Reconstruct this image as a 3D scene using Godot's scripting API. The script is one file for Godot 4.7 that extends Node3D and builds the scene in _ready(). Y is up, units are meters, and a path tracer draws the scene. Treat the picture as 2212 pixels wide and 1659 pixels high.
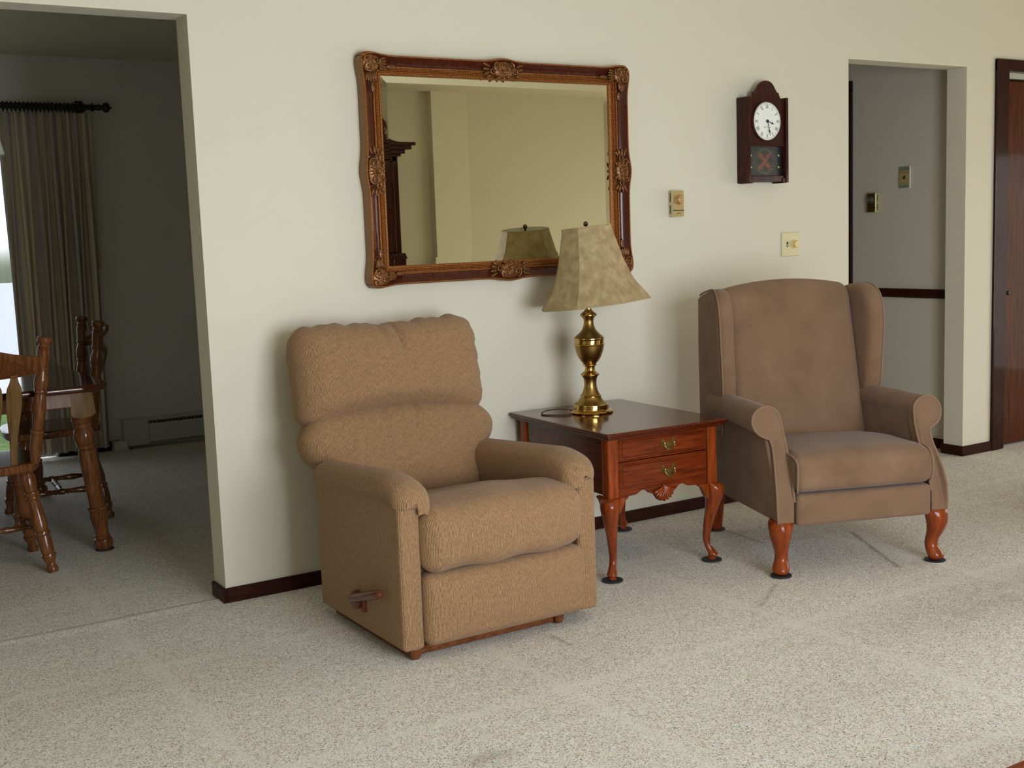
extends Node3D
# A living room: recliner, end table with lamp, wing chair, mirror; dining room and hall behind the wall.

# ---------------------------------------------------------------- mesh builder
class MB:
	var v := PackedVector3Array()
	var n := PackedVector3Array()
	var uv := PackedVector2Array()
	var uv2 := PackedVector2Array()
	var xf := Transform3D()

	# one piece: shared vertices P, triangles I; crease in degrees (180 = all smooth, 0 = flat)
	func piece(P: PackedVector3Array, I: PackedInt32Array, crease := 40.0, closed := true, UV := PackedVector2Array(), UV2 := PackedVector2Array()) -> void:
		var Q := PackedVector3Array()
		Q.resize(P.size())
		for i in P.size():
			Q[i] = xf * P[i]
		var nt := I.size() / 3
		var flip := false
		if closed:
			var vol := 0.0
			var c0 := Q[0]
			for t in nt:
				vol += (Q[I[t * 3]] - c0).dot((Q[I[t * 3 + 1]] - c0).cross(Q[I[t * 3 + 2]] - c0))
			flip = vol > 0.0
		elif xf.basis.determinant() < 0.0:
			flip = true
		if flip:
			for t in nt:
				var k := I[t * 3 + 1]
				I[t * 3 + 1] = I[t * 3 + 2]
				I[t * 3 + 2] = k
		var fn := PackedVector3Array()
		fn.resize(nt)
		var vn := PackedVector3Array()
		vn.resize(Q.size())
		for t in nt:
			var a := Q[I[t * 3]]
			var f := (Q[I[t * 3 + 2]] - a).cross(Q[I[t * 3 + 1]] - a)
			fn[t] = f
			if crease >= 180.0:
				for k in 3:
					vn[I[t * 3 + k]] += f
		var inc := []
		var cc := cos(deg_to_rad(crease))
		if crease > 0.0 and crease < 180.0:
			inc.resize(Q.size())
			for i in Q.size():
				inc[i] = PackedInt32Array()
			for t in nt:
				for k in 3:
					inc[I[t * 3 + k]].append(t)
		for t in nt:
			var fu := fn[t].normalized()
			for k in 3:
				var i := I[t * 3 + k]
				v.append(Q[i])
				if crease >= 180.0:
					n.append(vn[i].normalized())
				elif crease <= 0.0:
					n.append(fu)
				else:
					var s := Vector3.ZERO
					for g in inc[i]:
						if fn[g].normalized().dot(fu) > cc:
							s += fn[g]
					n.append(s.normalized() if s.length() > 1e-14 else fu)
				uv.append(UV[i] if UV.size() else Vector2.ZERO)
				if UV2.size():
					uv2.append(UV2[i])

	func mesh() -> ArrayMesh:
		var a := []
		a.resize(Mesh.ARRAY_MAX)
		a[Mesh.ARRAY_VERTEX] = v
		a[Mesh.ARRAY_NORMAL] = n
		a[Mesh.ARRAY_TEX_UV] = uv
		if uv2.size() == v.size() and v.size():
			a[Mesh.ARRAY_TEX_UV2] = uv2
		var m := ArrayMesh.new()
		m.add_surface_from_arrays(Mesh.PRIMITIVE_TRIANGLES, a)
		return m

	# box from lo to hi, chamfered edges
	func box(lo: Vector3, hi: Vector3, bev := 0.0, t := Transform3D()) -> MB:
		var P := PackedVector3Array()
		var I := PackedInt32Array()
		var c := (lo + hi) * 0.5
		var h := (hi - lo).abs() * 0.5
		var b := minf(bev, minf(h.x, minf(h.y, h.z)) * 0.9)
		if b <= 0.0:
			for i in 8:
				P.append(t * (c + h * Vector3(1 if i & 1 else -1, 1 if i & 2 else -1, 1 if i & 4 else -1)))
			for f in [[0, 1, 3, 2], [4, 6, 7, 5], [0, 4, 5, 1], [2, 3, 7, 6], [0, 2, 6, 4], [1, 5, 7, 3]]:
				I.append_array([f[0], f[1], f[2], f[0], f[2], f[3]])
			piece(P, I, 0.0)
			return self
		# corner i, axis a: the vertex on the face across a
		for i in 8:
			var s := Vector3(1 if i & 1 else -1, 1 if i & 2 else -1, 1 if i & 4 else -1)
			for a in 3:
				var q := h - Vector3(b, b, b)
				q[a] = h[a]
				P.append(t * (c + q * s))
		var tri := func(p, q, r, want: Vector3):
			var nn := (P[q] - P[p]).cross(P[r] - P[p])
			if nn.dot(t.basis * want) > 0.0:
				I.append_array([p, r, q])
			else:
				I.append_array([p, q, r])
		for a in 3:
			var b1 := (a + 1) % 3
			var b2 := (a + 2) % 3
			for s in 2:
				var ids := []
				for k in [[0, 0], [1, 0], [1, 1], [0, 1]]:
					ids.append(((s << a) | (k[0] << b1) | (k[1] << b2)) * 3 + a)
				var w := Vector3.ZERO
				w[a] = 1.0 if s else -1.0
				tri.call(ids[0], ids[1], ids[2], w)
				tri.call(ids[0], ids[2], ids[3], w)
			for s1 in 2:
				for s2 in 2:
					var base := (s1 << b1) | (s2 << b2)
					var other := base | (1 << a)
					var w := Vector3.ZERO
					w[b1] = 1.0 if s1 else -1.0
					w[b2] = 1.0 if s2 else -1.0
					tri.call(base * 3 + b1, other * 3 + b1, other * 3 + b2, w)
					tri.call(base * 3 + b1, other * 3 + b2, base * 3 + b2, w)
		for i in 8:
			tri.call(i * 3, i * 3 + 1, i * 3 + 2, Vector3(1 if i & 1 else -1, 1 if i & 2 else -1, 1 if i & 4 else -1))
		piece(P, I, 20.0)
		return self

	# upholstered box: half sizes h, edge radius r, m inner segments, deform(p: Vector3, q: Vector3 in -1..1) -> Vector3
	func soft(c: Vector3, h: Vector3, r: float, m: Vector3i, deform = null, k := 4, t := Transform3D()) -> MB:
		var ax := []
		for a in 3:
			var l := []
			var rr := minf(r, h[a] * 0.999)
			for i in k:
				l.append(-h[a] + rr - rr * tan(PI / 4 * (k - i) / k))
			for i in m[a] + 1:
				l.append(lerpf(-h[a] + rr, h[a] - rr, float(i) / m[a]))
			for i in k:
				l.append(h[a] - rr + rr * tan(PI / 4 * (i + 1) / k))
			ax.append(l)
		var P := PackedVector3Array()
		var I := PackedInt32Array()
		var at := {}
		var inner := Vector3(h.x - minf(r, h.x * 0.999), h.y - minf(r, h.y * 0.999), h.z - minf(r, h.z * 0.999))
		var vert := func(i: int, j: int, l: int) -> int:
			var key := (i * 512 + j) * 512 + l
			if not at.has(key):
				var p := Vector3(ax[0][i], ax[1][j], ax[2][l])
				var q := p.clamp(-inner, inner)
				var e := p - q
				# scale the excess to the radius per axis
				p = q + e.normalized() * r if e.length() > 1e-9 else p
				var g := Vector3(p.x / h.x, p.y / h.y, p.z / h.z)
				if deform != null:
					p = deform.call(p, g)
				at[key] = P.size()
				P.append(t * (c + p))
			return at[key]
		for a in 3:
			var u := (a + 1) % 3
			var w := (a + 2) % 3
			for s in 2:
				for i in ax[u].size() - 1:
					for j in ax[w].size() - 1:
						var id := []
						for d in [[0, 0], [1, 0], [1, 1], [0, 1]]:
							var x := [0, 0, 0]
							x[a] = (ax[a].size() - 1) * s
							x[u] = i + d[0]
							x[w] = j + d[1]
							id.append(vert.call(x[0], x[1], x[2]))
						if s == 1:
							I.append_array([id[0], id[2], id[1], id[0], id[3], id[2]])
						else:
							I.append_array([id[0], id[1], id[2], id[0], id[2], id[3]])
		piece(P, I, 180.0)
		return self

	# turned piece: profile of Vector2(radius, height)
	func lathe(prof: Array, seg := 20, t := Transform3D(), crease := 38.0) -> MB:
		var P := PackedVector3Array()
		var I := PackedInt32Array()
		var np := prof.size()
		for k in np:
			for i in seg:
				var a := TAU * i / seg
				P.append(t * Vector3(prof[k].x * sin(a), prof[k].y, prof[k].x * cos(a)))
		for k in np - 1:
			for i in seg:
				var j := (i + 1) % seg
				I.append_array([k * seg + i, k * seg + j, (k + 1) * seg + j, k * seg + i, (k + 1) * seg + j, (k + 1) * seg + i])
		var lo := P.size()
		P.append(t * Vector3(0, prof[0].y, 0))
		P.append(t * Vector3(0, prof[np - 1].y, 0))
		for i in seg:
			var j := (i + 1) % seg
			I.append_array([lo, j, i, lo + 1, (np - 1) * seg + i, (np - 1) * seg + j])
		piece(P, I, crease)
		return self

	# tube along points, radius a number or an array
	func tube(pts: Array, rad, seg := 10, loop := false, crease := 60.0) -> MB:
		var P := PackedVector3Array()
		var I := PackedInt32Array()
		var np := pts.size()
		var side := Vector3.ZERO
		for k in np:
			var d: Vector3
			if loop:
				d = pts[(k + 1) % np] - pts[(k + np - 1) % np]
			else:
				d = pts[mini(k + 1, np - 1)] - pts[maxi(k - 1, 0)]
			d = d.normalized()
			if side == Vector3.ZERO:
				side = d.cross(Vector3.UP if absf(d.y) < 0.9 else Vector3.RIGHT).normalized()
			side = (side - d * side.dot(d)).normalized()
			var up := side.cross(d)
			var r: float = rad[k] if rad is Array else rad
			for i in seg:
				var a := TAU * i / seg
				P.append(pts[k] + (side * cos(a) + up * sin(a)) * r)
		for k in np if loop else np - 1:
			var k2 := (k + 1) % np
			for i in seg:
				var j := (i + 1) % seg
				I.append_array([k * seg + i, k * seg + j, k2 * seg + j, k * seg + i, k2 * seg + j, k2 * seg + i])
		if not loop:
			var lo := P.size()
			P.append(pts[0])
			P.append(pts[np - 1])
			for i in seg:
				var j := (i + 1) % seg
				I.append_array([lo, j, i, lo + 1, (np - 1) * seg + i, (np - 1) * seg + j])
		piece(P, I, crease)
		return self

	# horizontal rings [centre, rx, rz] stacked; pow > 2 squares them off
	func stack(rings: Array, seg := 16, pw := 2.0, crease := 50.0, turn := 0.0) -> MB:
		var P := PackedVector3Array()
		var I := PackedInt32Array()
		var np := rings.size()
		for k in np:
			var e: float = rings[k][3] if rings[k].size() > 3 else pw
			for i in seg:
				var a := TAU * i / seg
				var s := sin(a)
				var c := cos(a)
				var f := pow(pow(absf(s), e) + pow(absf(c), e), -1.0 / e)
				var q := Vector3(rings[k][1] * s * f, 0, rings[k][2] * c * f).rotated(Vector3.UP, turn)
				P.append(rings[k][0] + q)
		for k in np - 1:
			for i in seg:
				var j := (i + 1) % seg
				I.append_array([k * seg + i, k * seg + j, (k + 1) * seg + j, k * seg + i, (k + 1) * seg + j, (k + 1) * seg + i])
		var lo := P.size()
		P.append(rings[0][0])
		P.append(rings[np - 1][0])
		for i in seg:
			var j := (i + 1) % seg
			I.append_array([lo, j, i, lo + 1, (np - 1) * seg + i, (np - 1) * seg + j])
		piece(P, I, crease)
		return self

	# polygon in x-y, extruded from z = -d/2 to d/2 with rounded rims of radius b
	func prism(poly: PackedVector2Array, d: float, b := 0.0, t := Transform3D(), steps := 1, crease := 30.0, deform = null) -> MB:
		var p := poly
		if Geometry2D.is_polygon_clockwise(p):
			p = p.duplicate()
			p.reverse()
		var np := p.size()
		var nrm := PackedVector2Array()
		for i in np:
			var a := (p[i] - p[(i + np - 1) % np]).normalized()
			var c := (p[(i + 1) % np] - p[i]).normalized()
			var m := (a + c).normalized()
			var q := Vector2(-m.y, m.x)
			var cs := maxf(0.5, q.dot(Vector2(-c.y, c.x)))
			nrm.append(q / cs)
		var rings := []
		var n_st := steps if b > 0.0 else 0
		for k in n_st:
			var a := PI / 2 * k / n_st
			rings.append([b * (1 - sin(a)), -d / 2 + b * (1 - cos(a))])
		rings.append([0.0, -d / 2 + b])
		rings.append([0.0, d / 2 - b])
		for k in n_st:
			var a := PI / 2 * (k + 1) / n_st
			rings.append([b * (1 - cos(a)), d / 2 - b * (1 - sin(a))])
		var P := PackedVector3Array()
		var I := PackedInt32Array()
		for r in rings:
			for i in np:
				var q: Vector2 = p[i] + nrm[i] * r[0]
				var w := Vector3(q.x, q.y, r[1])
				if deform != null:
					w = deform.call(w)
				P.append(t * w)
		for k in rings.size() - 1:
			for i in np:
				var j := (i + 1) % np
				I.append_array([k * np + i, k * np + j, (k + 1) * np + j, k * np + i, (k + 1) * np + j, (k + 1) * np + i])
		var tri := Geometry2D.triangulate_polygon(p)
		var last := (rings.size() - 1) * np
		for k in tri.size() / 3:
			var x := tri[k * 3]
			var y := tri[k * 3 + 1]
			var z := tri[k * 3 + 2]
			if (p[y] - p[x]).cross(p[z] - p[x]) < 0:
				var q := y
				y = z
				z = q
			I.append_array([x, z, y, last + x, last + y, last + z])
		piece(P, I, crease)
		return self

	func ball(c: Vector3, r: Vector3, seg := 10, b := Basis()) -> MB:
		var prof := []
		var m := maxi(4, seg / 2)
		for i in m + 1:
			var a := PI * i / m
			prof.append(Vector2(maxf(sin(a), 0.001), -cos(a)))
		return lathe(prof, seg, Transform3D(b * Basis.from_scale(r), c), 180.0)

	# open sheet from f(u, w), u and w in 0..1
	func sheet(f: Callable, nu: int, nw: int, uvf = null, crease := 180.0) -> MB:
		var P := PackedVector3Array()
		var U := PackedVector2Array()
		var I := PackedInt32Array()
		for i in nu + 1:
			for j in nw + 1:
				var a := float(i) / nu
				var c := float(j) / nw
				P.append(f.call(a, c))
				U.append(uvf.call(a, c) if uvf != null else Vector2(a, c))
		for i in nu:
			for j in nw:
				var k := i * (nw + 1) + j
				I.append_array([k, k + nw + 1, k + nw + 2, k, k + nw + 2, k + 1])
		piece(P, I, crease, false, U)
		return self


func mb(off := Vector3.ZERO) -> MB:
	var m := MB.new()
	m.xf = Transform3D(Basis(), off)
	return m

# ---------------------------------------------------------------- scene helpers
var used := {}

func numbered(called: String) -> String:
	var k: int = used.get(called, 0)
	used[called] = k + 1
	return called if k == 0 else "%s_%03d" % [called, k]

func tag(o: Node, label: String, category: String, group := "") -> Node:
	o.set_meta("label", label)
	o.set_meta("category", category)
	if group:
		o.set_meta("group", group)
	return o

func thing(called: String, label: String, category: String, at := Vector3.ZERO, turn := 0.0, group := "") -> Node3D:
	var o := Node3D.new()
	o.name = numbered(called)
	add_child(o)
	o.position = at
	o.rotation.y = turn
	tag(o, label, category, group)
	return o

func obj(called: String, m, mat: Material, parent: Node = self) -> MeshInstance3D:
	var o := MeshInstance3D.new()
	o.name = numbered(called) if parent == self else called
	o.mesh = m.mesh() if m is MB else m
	o.material_override = mat
	o.cast_shadow = GeometryInstance3D.SHADOW_CASTING_SETTING_ON
	parent.add_child(o, true)
	return o

func struct(called: String, m, mat: Material, label := "", parent: Node = self) -> MeshInstance3D:
	var o := obj(called, m, mat, parent)
	if parent == self:
		o.set_meta("kind", "structure")
		if label:
			o.set_meta("label", label)
	return o

func copy_of(src: Node3D, at: Vector3, turn: float, label: String) -> Node3D:
	var r: Node3D = src.duplicate()
	r.name = numbered(String(src.name))
	add_child(r)
	r.position = at
	r.rotation.y = turn
	r.set_meta("label", label)
	return r

# ---------------------------------------------------------------- textures and materials
var M := {}

func noise_img(w: int, freq: float, sd: int, kind := FastNoiseLite.TYPE_SIMPLEX_SMOOTH, oct := 4, h := 0) -> Image:
	var f := FastNoiseLite.new()
	f.noise_type = kind
	f.seed = sd
	f.frequency = freq
	f.fractal_octaves = oct
	if oct <= 1:
		f.fractal_type = FastNoiseLite.FRACTAL_NONE
	if kind == FastNoiseLite.TYPE_CELLULAR:
		f.cellular_return_type = FastNoiseLite.RETURN_CELL_VALUE
		f.cellular_jitter = 1.0
	var im := f.get_seamless_image(w, h if h else w, false, false, 0.12, true)
	im.convert(Image.FORMAT_L8)
	return im

func tex_from(bytes: PackedByteArray, w: int, h: int, fmt := Image.FORMAT_RGB8) -> ImageTexture:
	return ImageTexture.create_from_image(Image.create_from_data(w, h, false, fmt, bytes))

# tint: grey noise through a list of sRGB colours (0..255), evenly spaced
func ramp_tex(im: Image, cols: Array) -> ImageTexture:
	var d := im.get_data()
	var lut := PackedByteArray()
	for i in 256:
		var t := i / 255.0 * (cols.size() - 1)
		var a := mini(int(t), cols.size() - 2)
		for c in 3:
			lut.append(int(clampf(lerpf(cols[a][c], cols[a + 1][c], t - a), 0, 255)))
	var o := PackedByteArray()
	o.resize(d.size() * 3)
	for i in d.size():
		var k := d[i] * 3
		o[i * 3] = lut[k]
		o[i * 3 + 1] = lut[k + 1]
		o[i * 3 + 2] = lut[k + 2]
	return tex_from(o, im.get_width(), im.get_height())

func mat(called: String, col: Color, rough := 0.6, metal := 0.0) -> StandardMaterial3D:
	var m := StandardMaterial3D.new()
	m.resource_name = called
	m.albedo_color = col
	m.roughness = rough
	m.metallic = metal
	M[called] = m
	return m

func c8(r: float, g: float, b: float) -> Color:
	return Color(r / 255.0, g / 255.0, b / 255.0)

func triplanar(m: StandardMaterial3D, sc: Vector3, world := false, sharp := 6.0) -> void:
	m.uv1_triplanar = true
	m.uv1_world_triplanar = world
	m.uv1_scale = sc
	m.uv1_triplanar_sharpness = sharp

func wood(called: String, t: Texture2D, sc: Vector3, rough: float, coat: float, tint := Color.WHITE) -> StandardMaterial3D:
	var m := mat(called, tint, rough)
	m.albedo_texture = t
	m.metallic_specular = 0.2
	triplanar(m, sc)
	if coat > 0.0:
		m.clearcoat_enabled = true
		m.clearcoat = coat
		m.clearcoat_roughness = 0.08
	return m

func make_materials() -> void:
	# painted walls
	for w in [["wall_paint", c8(216, 209, 188)], ["hall_paint", c8(204, 197, 180)], ["dining_paint", c8(230, 228, 222)], ["ceiling_paint", c8(218, 210, 188)]]:
		mat(w[0], w[1], 0.75)
	# carpet: cut-and-loop pile in flecked beige
	var cell := noise_img(1024, 0.20, 11, FastNoiseLite.TYPE_CELLULAR, 1).get_data()
	var cell2 := noise_img(1024, 0.33, 27, FastNoiseLite.TYPE_CELLULAR, 1).get_data()
	var soft := noise_img(1024, 0.02, 5).get_data()
	var fleck := noise_img(1024, 0.11, 71, FastNoiseLite.TYPE_SIMPLEX_SMOOTH, 3).get_data()
	var o := PackedByteArray()
	o.resize(1024 * 1024 * 3)
	var hgt := PackedByteArray()
	hgt.resize(1024 * 1024)
	for i in 1024 * 1024:
		var a := cell[i] / 255.0
		var b := cell2[i] / 255.0
		var k := 0.91 + 0.11 * a + 0.08 * (b - 0.5) + 0.06 * (soft[i] / 255.0 - 0.5)
		var r := 236.0
		var g := 231.0
		var bl := 219.0
		if b < 0.24 and fleck[i] < 104:
			r = 168.0; g = 154.0; bl = 140.0
		elif a > 0.82 and fleck[i] > 135:
			r = 216.0; g = 216.0; bl = 216.0
		elif a < 0.2:
			r = 222.0; g = 206.0; bl = 188.0
		if b < 0.13 and fleck[i] < 90:
			r = 92.0; g = 84.0; bl = 78.0
		o[i * 3] = int(clampf(r * k, 0, 255))
		o[i * 3 + 1] = int(clampf(g * k, 0, 255))
		o[i * 3 + 2] = int(clampf(bl * k, 0, 255))
		hgt[i] = int(clampf(90.0 * a + 150.0 * b, 0, 255))
	var cm := mat("carpet", Color(1, 1, 1), 0.95)
	cm.albedo_texture = tex_from(o, 1024, 1024)
	cm.heightmap_enabled = true
	cm.heightmap_texture = tex_from(hgt, 1024, 1024, Image.FORMAT_L8)
	cm.heightmap_scale = 0.10
	cm.uv1_scale = Vector3(1, 1, 1)
	cm.metallic_specular = 0.2
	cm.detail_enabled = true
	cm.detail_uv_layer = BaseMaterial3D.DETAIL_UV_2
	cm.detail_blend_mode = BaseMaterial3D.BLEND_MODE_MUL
	cm.detail_albedo = stain_shade_tex()
	# recliner cloth: fine wale chenille with flecks
	var rb := PackedByteArray()
	rb.resize(1024 * 1024 * 3)
	var rh := PackedByteArray()
	rh.resize(1024 * 1024)
	var f1 := noise_img(1024, 0.012, 8).get_data()
	var f2 := noise_img(1024, 0.16, 9, FastNoiseLite.TYPE_SIMPLEX_SMOOTH, 2).get_data()
	var f3 := noise_img(1024, 0.03, 21, FastNoiseLite.TYPE_SIMPLEX_SMOOTH, 3).get_data()
	for y in 1024:
		for x in 1024:
			var i := y * 1024 + x
			# warp noise stretched along the wale, weft noise stretched across it
			var wn := f2[((y / 7) % 1024) * 1024 + x] / 255.0
			var fn := f3[((y * 4) % 1024) * 1024 + (x / 3)] / 255.0
			var wob := (f1[i] / 255.0 - 0.5) * 0.5
			var s := 0.5 + 0.5 * cos(TAU * (x * 84.0 / 1024.0 + wob))
			var k := clampf(0.12 + 0.66 * pow(s, 0.75) + 0.55 * (wn - 0.5) + 0.22 * (fn - 0.5), 0.0, 1.0)
			var l := 0.96 + 0.08 * (f1[i] / 255.0 - 0.5)
			rb[i * 3] = int(clampf(lerpf(112.0, 206.0, k) * l, 0, 255))
			rb[i * 3 + 1] = int(clampf(lerpf(80.0, 166.0, k) * l, 0, 255))
			rb[i * 3 + 2] = int(clampf(lerpf(52.0, 125.0, k) * l, 0, 255))
			rh[i] = int(clampf(200.0 * s + 50.0 * wn, 0, 255))
	var cl := mat("corduroy_cloth", Color(1, 1, 1), 0.95)
	cl.albedo_texture = tex_from(rb, 1024, 1024)
	cl.heightmap_enabled = true
	cl.heightmap_texture = tex_from(rh, 1024, 1024, Image.FORMAT_L8)
	cl.heightmap_scale = 0.12
	cl.metallic_specular = 0.2
	cl.rim_enabled = true
	cl.rim = 0.25
	cl.rim_tint = 0.7
	triplanar(cl, Vector3(2.9, 2.9, 2.9), false, 12.0)
	# wing chair velvet: nap brushed both ways
	var vl := mat("velvet", Color(1, 1, 1), 0.9)
	vl.albedo_texture = ramp_tex(noise_img(512, 0.006, 31, FastNoiseLite.TYPE_SIMPLEX_SMOOTH, 5), [[120, 92, 70], [128, 99, 76], [131, 102, 79], [138, 109, 86]])
	vl.metallic_specular = 0.15
	vl.rim_enabled = true
	vl.rim = 0.35
	vl.rim_tint = 0.9
	vl.heightmap_enabled = true
	vl.heightmap_texture = ImageTexture.create_from_image(noise_img(512, 0.25, 33, FastNoiseLite.TYPE_SIMPLEX_SMOOTH, 2))
	vl.heightmap_scale = 0.05
	triplanar(vl, Vector3(1.6, 1.6, 1.6), false, 3.0)
	var pv := mat("velvet_piping", c8(134, 106, 83), 0.9)
	pv.rim_enabled = true
	pv.rim = 0.5
	# woods
	var grain := noise_img(512, 0.015, 41, FastNoiseLite.TYPE_SIMPLEX_SMOOTH, 5)
	var cherry := ramp_tex(grain, [[72, 28, 10], [106, 44, 16], [120, 52, 20], [138, 66, 28]])
	wood("cherry_upright", cherry, Vector3(7, 0.7, 7), 0.35, 0.4, Color(1.2, 1.2, 1.1))
	wood("cherry_across", cherry, Vector3(0.7, 7, 7), 0.3, 0.35, c8(245, 232, 225))
	wood("cherry_lengthways", cherry, Vector3(7, 7, 0.7), 0.25, 0.7, c8(190, 165, 160))
	wood("cherry_leg", cherry, Vector3(5, 0.8, 5), 0.22, 0.6, Color(1.12, 1.12, 1.05))
	wood("leg_wood", cherry, Vector3(5, 0.8, 5), 0.28, 0.5, Color(1.15, 1.15, 1.05))
	var oak := ramp_tex(noise_img(512, 0.02, 47, FastNoiseLite.TYPE_SIMPLEX_SMOOTH, 5), [[70, 38, 20], [104, 62, 32], [120, 74, 40], [140, 90, 52]])
	wood("dining_wood", oak, Vector3(6, 0.8, 6), 0.22, 0.6)
	wood("dining_wood_pale", ramp_tex(grain, [[92, 66, 38], [116, 86, 50], [124, 94, 56], [136, 104, 66]]), Vector3(6, 0.8, 6), 0.4, 0.15)
	wood("dining_top", oak, Vector3(6, 6, 0.7), 0.16, 0.9, c8(170, 150, 140))
	var dark := ramp_tex(grain, [[34, 14, 9], [52, 24, 16], [62, 30, 20], [74, 38, 26]])
	wood("trim_dark", dark, Vector3(1, 9, 9), 0.45, 0.15, c8(235, 215, 210))
	wood("casing_dark", dark, Vector3(9, 0.8, 9), 0.45, 0.15, c8(225, 205, 200))
	wood("clock_wood", dark, Vector3(8, 1, 8), 0.4, 0.3, c8(255, 240, 230))
	wood("hutch_wood", dark, Vector3(6, 0.8, 6), 0.3, 0.5)
	var door := ramp_tex(noise_img(512, 0.012, 52, FastNoiseLite.TYPE_SIMPLEX_SMOOTH, 4), [[52, 24, 8], [74, 36, 13], [84, 42, 16], [98, 52, 22]])
	wood("door_wood", door, Vector3(6, 0.5, 6), 0.45, 0.1)
	wood("base_wood", oak, Vector3(2, 8, 8), 0.4, 0.2, c8(255, 245, 240))
	wood("lever_wood", dark, Vector3(8, 8, 2), 0.3, 0.5, Color(1.6, 1.5, 1.4))
	# metals
	mat("brass", c8(196, 158, 88), 0.14, 1.0)
	mat("brass_satin", c8(156, 124, 68), 0.32, 1.0)
	mat("brass_old", c8(150, 128, 74), 0.32, 1.0)
	mat("brass_dark", c8(96, 84, 62), 0.35, 1.0)
	mat("steel", c8(175, 175, 172), 0.3, 1.0)
	mat("silvered_glass", c8(228, 224, 200), 0.0, 1.0)
	# mirror frame
	wood("frame_wood", ramp_tex(grain, [[48, 18, 10], [68, 28, 15], [78, 33, 18], [90, 41, 23]]), Vector3(5, 5, 5), 0.32, 0.5)
	var gilt := mat("gilt", c8(168, 112, 54), 0.36, 0.55)
	gilt.albedo_texture = ramp_tex(noise_img(256, 0.05, 61), [[150, 110, 90], [225, 210, 190], [255, 250, 240]])
	triplanar(gilt, Vector3(8, 8, 8))
	var carve := mat("gilt_worn", Color(1, 1, 1), 0.38, 0.45)
	carve.albedo_texture = ramp_tex(noise_img(256, 0.06, 63), [[58, 28, 14], [92, 52, 24], [136, 90, 42], [206, 154, 84]])
	triplanar(carve, Vector3(9, 9, 9))
	mat("gilt_side", c8(128, 90, 52), 0.5, 0.2)
	# lamp
	var pa := mat("parchment", Color(1, 1, 1), 0.7)
	pa.albedo_texture = parchment_tex()
	pa.backlight_enabled = true
	pa.backlight = Color(0.28, 0.26, 0.2)
	mat("shade_lining", c8(225, 222, 208), 0.8)
	mat("cord_brown", c8(70, 44, 30), 0.6)
	# plastics and small things
	mat("coaster_rubber", c8(38, 38, 42), 0.55)
	mat("white_felt", c8(215, 215, 215), 0.9)
	mat("ivory_plastic", c8(214, 202, 158), 0.45)
	mat("ivory_knob", c8(226, 200, 138), 0.4)
	mat("thermostat_beige", c8(196, 182, 138), 0.4)
	mat("thermostat_gold", c8(178, 158, 104), 0.34, 0.5)
	mat("thermostat_dial", c8(184, 142, 92), 0.35, 0.3)
	mat("slot_black", c8(26, 24, 20), 0.6)
	mat("pale_line", c8(232, 224, 196), 0.5)
	mat("dark_dial", c8(88, 86, 72), 0.35, 0.3)
	mat("white_plastic", c8(218, 216, 206), 0.5)
	mat("heater_enamel", c8(206, 206, 200), 0.45)
	mat("ink", c8(26, 24, 24), 0.6)
	mat("clock_white", c8(236, 238, 232), 0.5)
	mat("black_iron", c8(22, 20, 16), 0.35)
	mat("track_metal", c8(200, 198, 176), 0.5, 0.1)
	mat("candle_white", c8(232, 230, 215), 0.6)
	var cs := mat("candle_shade", c8(226, 226, 205), 0.8)
	cs.backlight_enabled = true
	cs.backlight = Color(0.5, 0.5, 0.42)
	var cu := mat("curtain_cloth", Color(1, 1, 1), 0.95)
	cu.albedo_texture = curtain_tex()
	cu.backlight_enabled = true
	cu.backlight = Color(0.35, 0.3, 0.2)
	var fp := mat("clock_panel", Color(1, 1, 1), 0.35)
	fp.albedo_texture = panel_tex()
	var dp := mat("clock_dial", Color(1, 1, 1), 0.45)
	dp.albedo_texture = dial_tex()
	var gp := mat("plate_print", Color(1, 1, 1), 0.5)
	gp.albedo_texture = plate_tex()
	var gl := mat("window_glass", Color(1, 1, 1, 0.04), 0.02)
	gl.transparency = BaseMaterial3D.TRANSPARENCY_ALPHA
	mat("window_white", c8(225, 224, 216), 0.5)
	var gr := mat("pale_glare", c8(222, 222, 226), 1.0)  # near-white colour stands in for the bright view outside
	gr = mat("lawn", Color(1, 1, 1), 1.0)
	gr.albedo_texture = ramp_tex(noise_img(256, 0.06, 77), [[62, 88, 30], [96, 124, 48], [128, 150, 66]])
	triplanar(gr, Vector3(0.7, 0.7, 0.7), true)
	mat("leaf_green", c8(74, 104, 44), 0.8)
	mat("bark", c8(84, 68, 52), 0.9)

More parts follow.
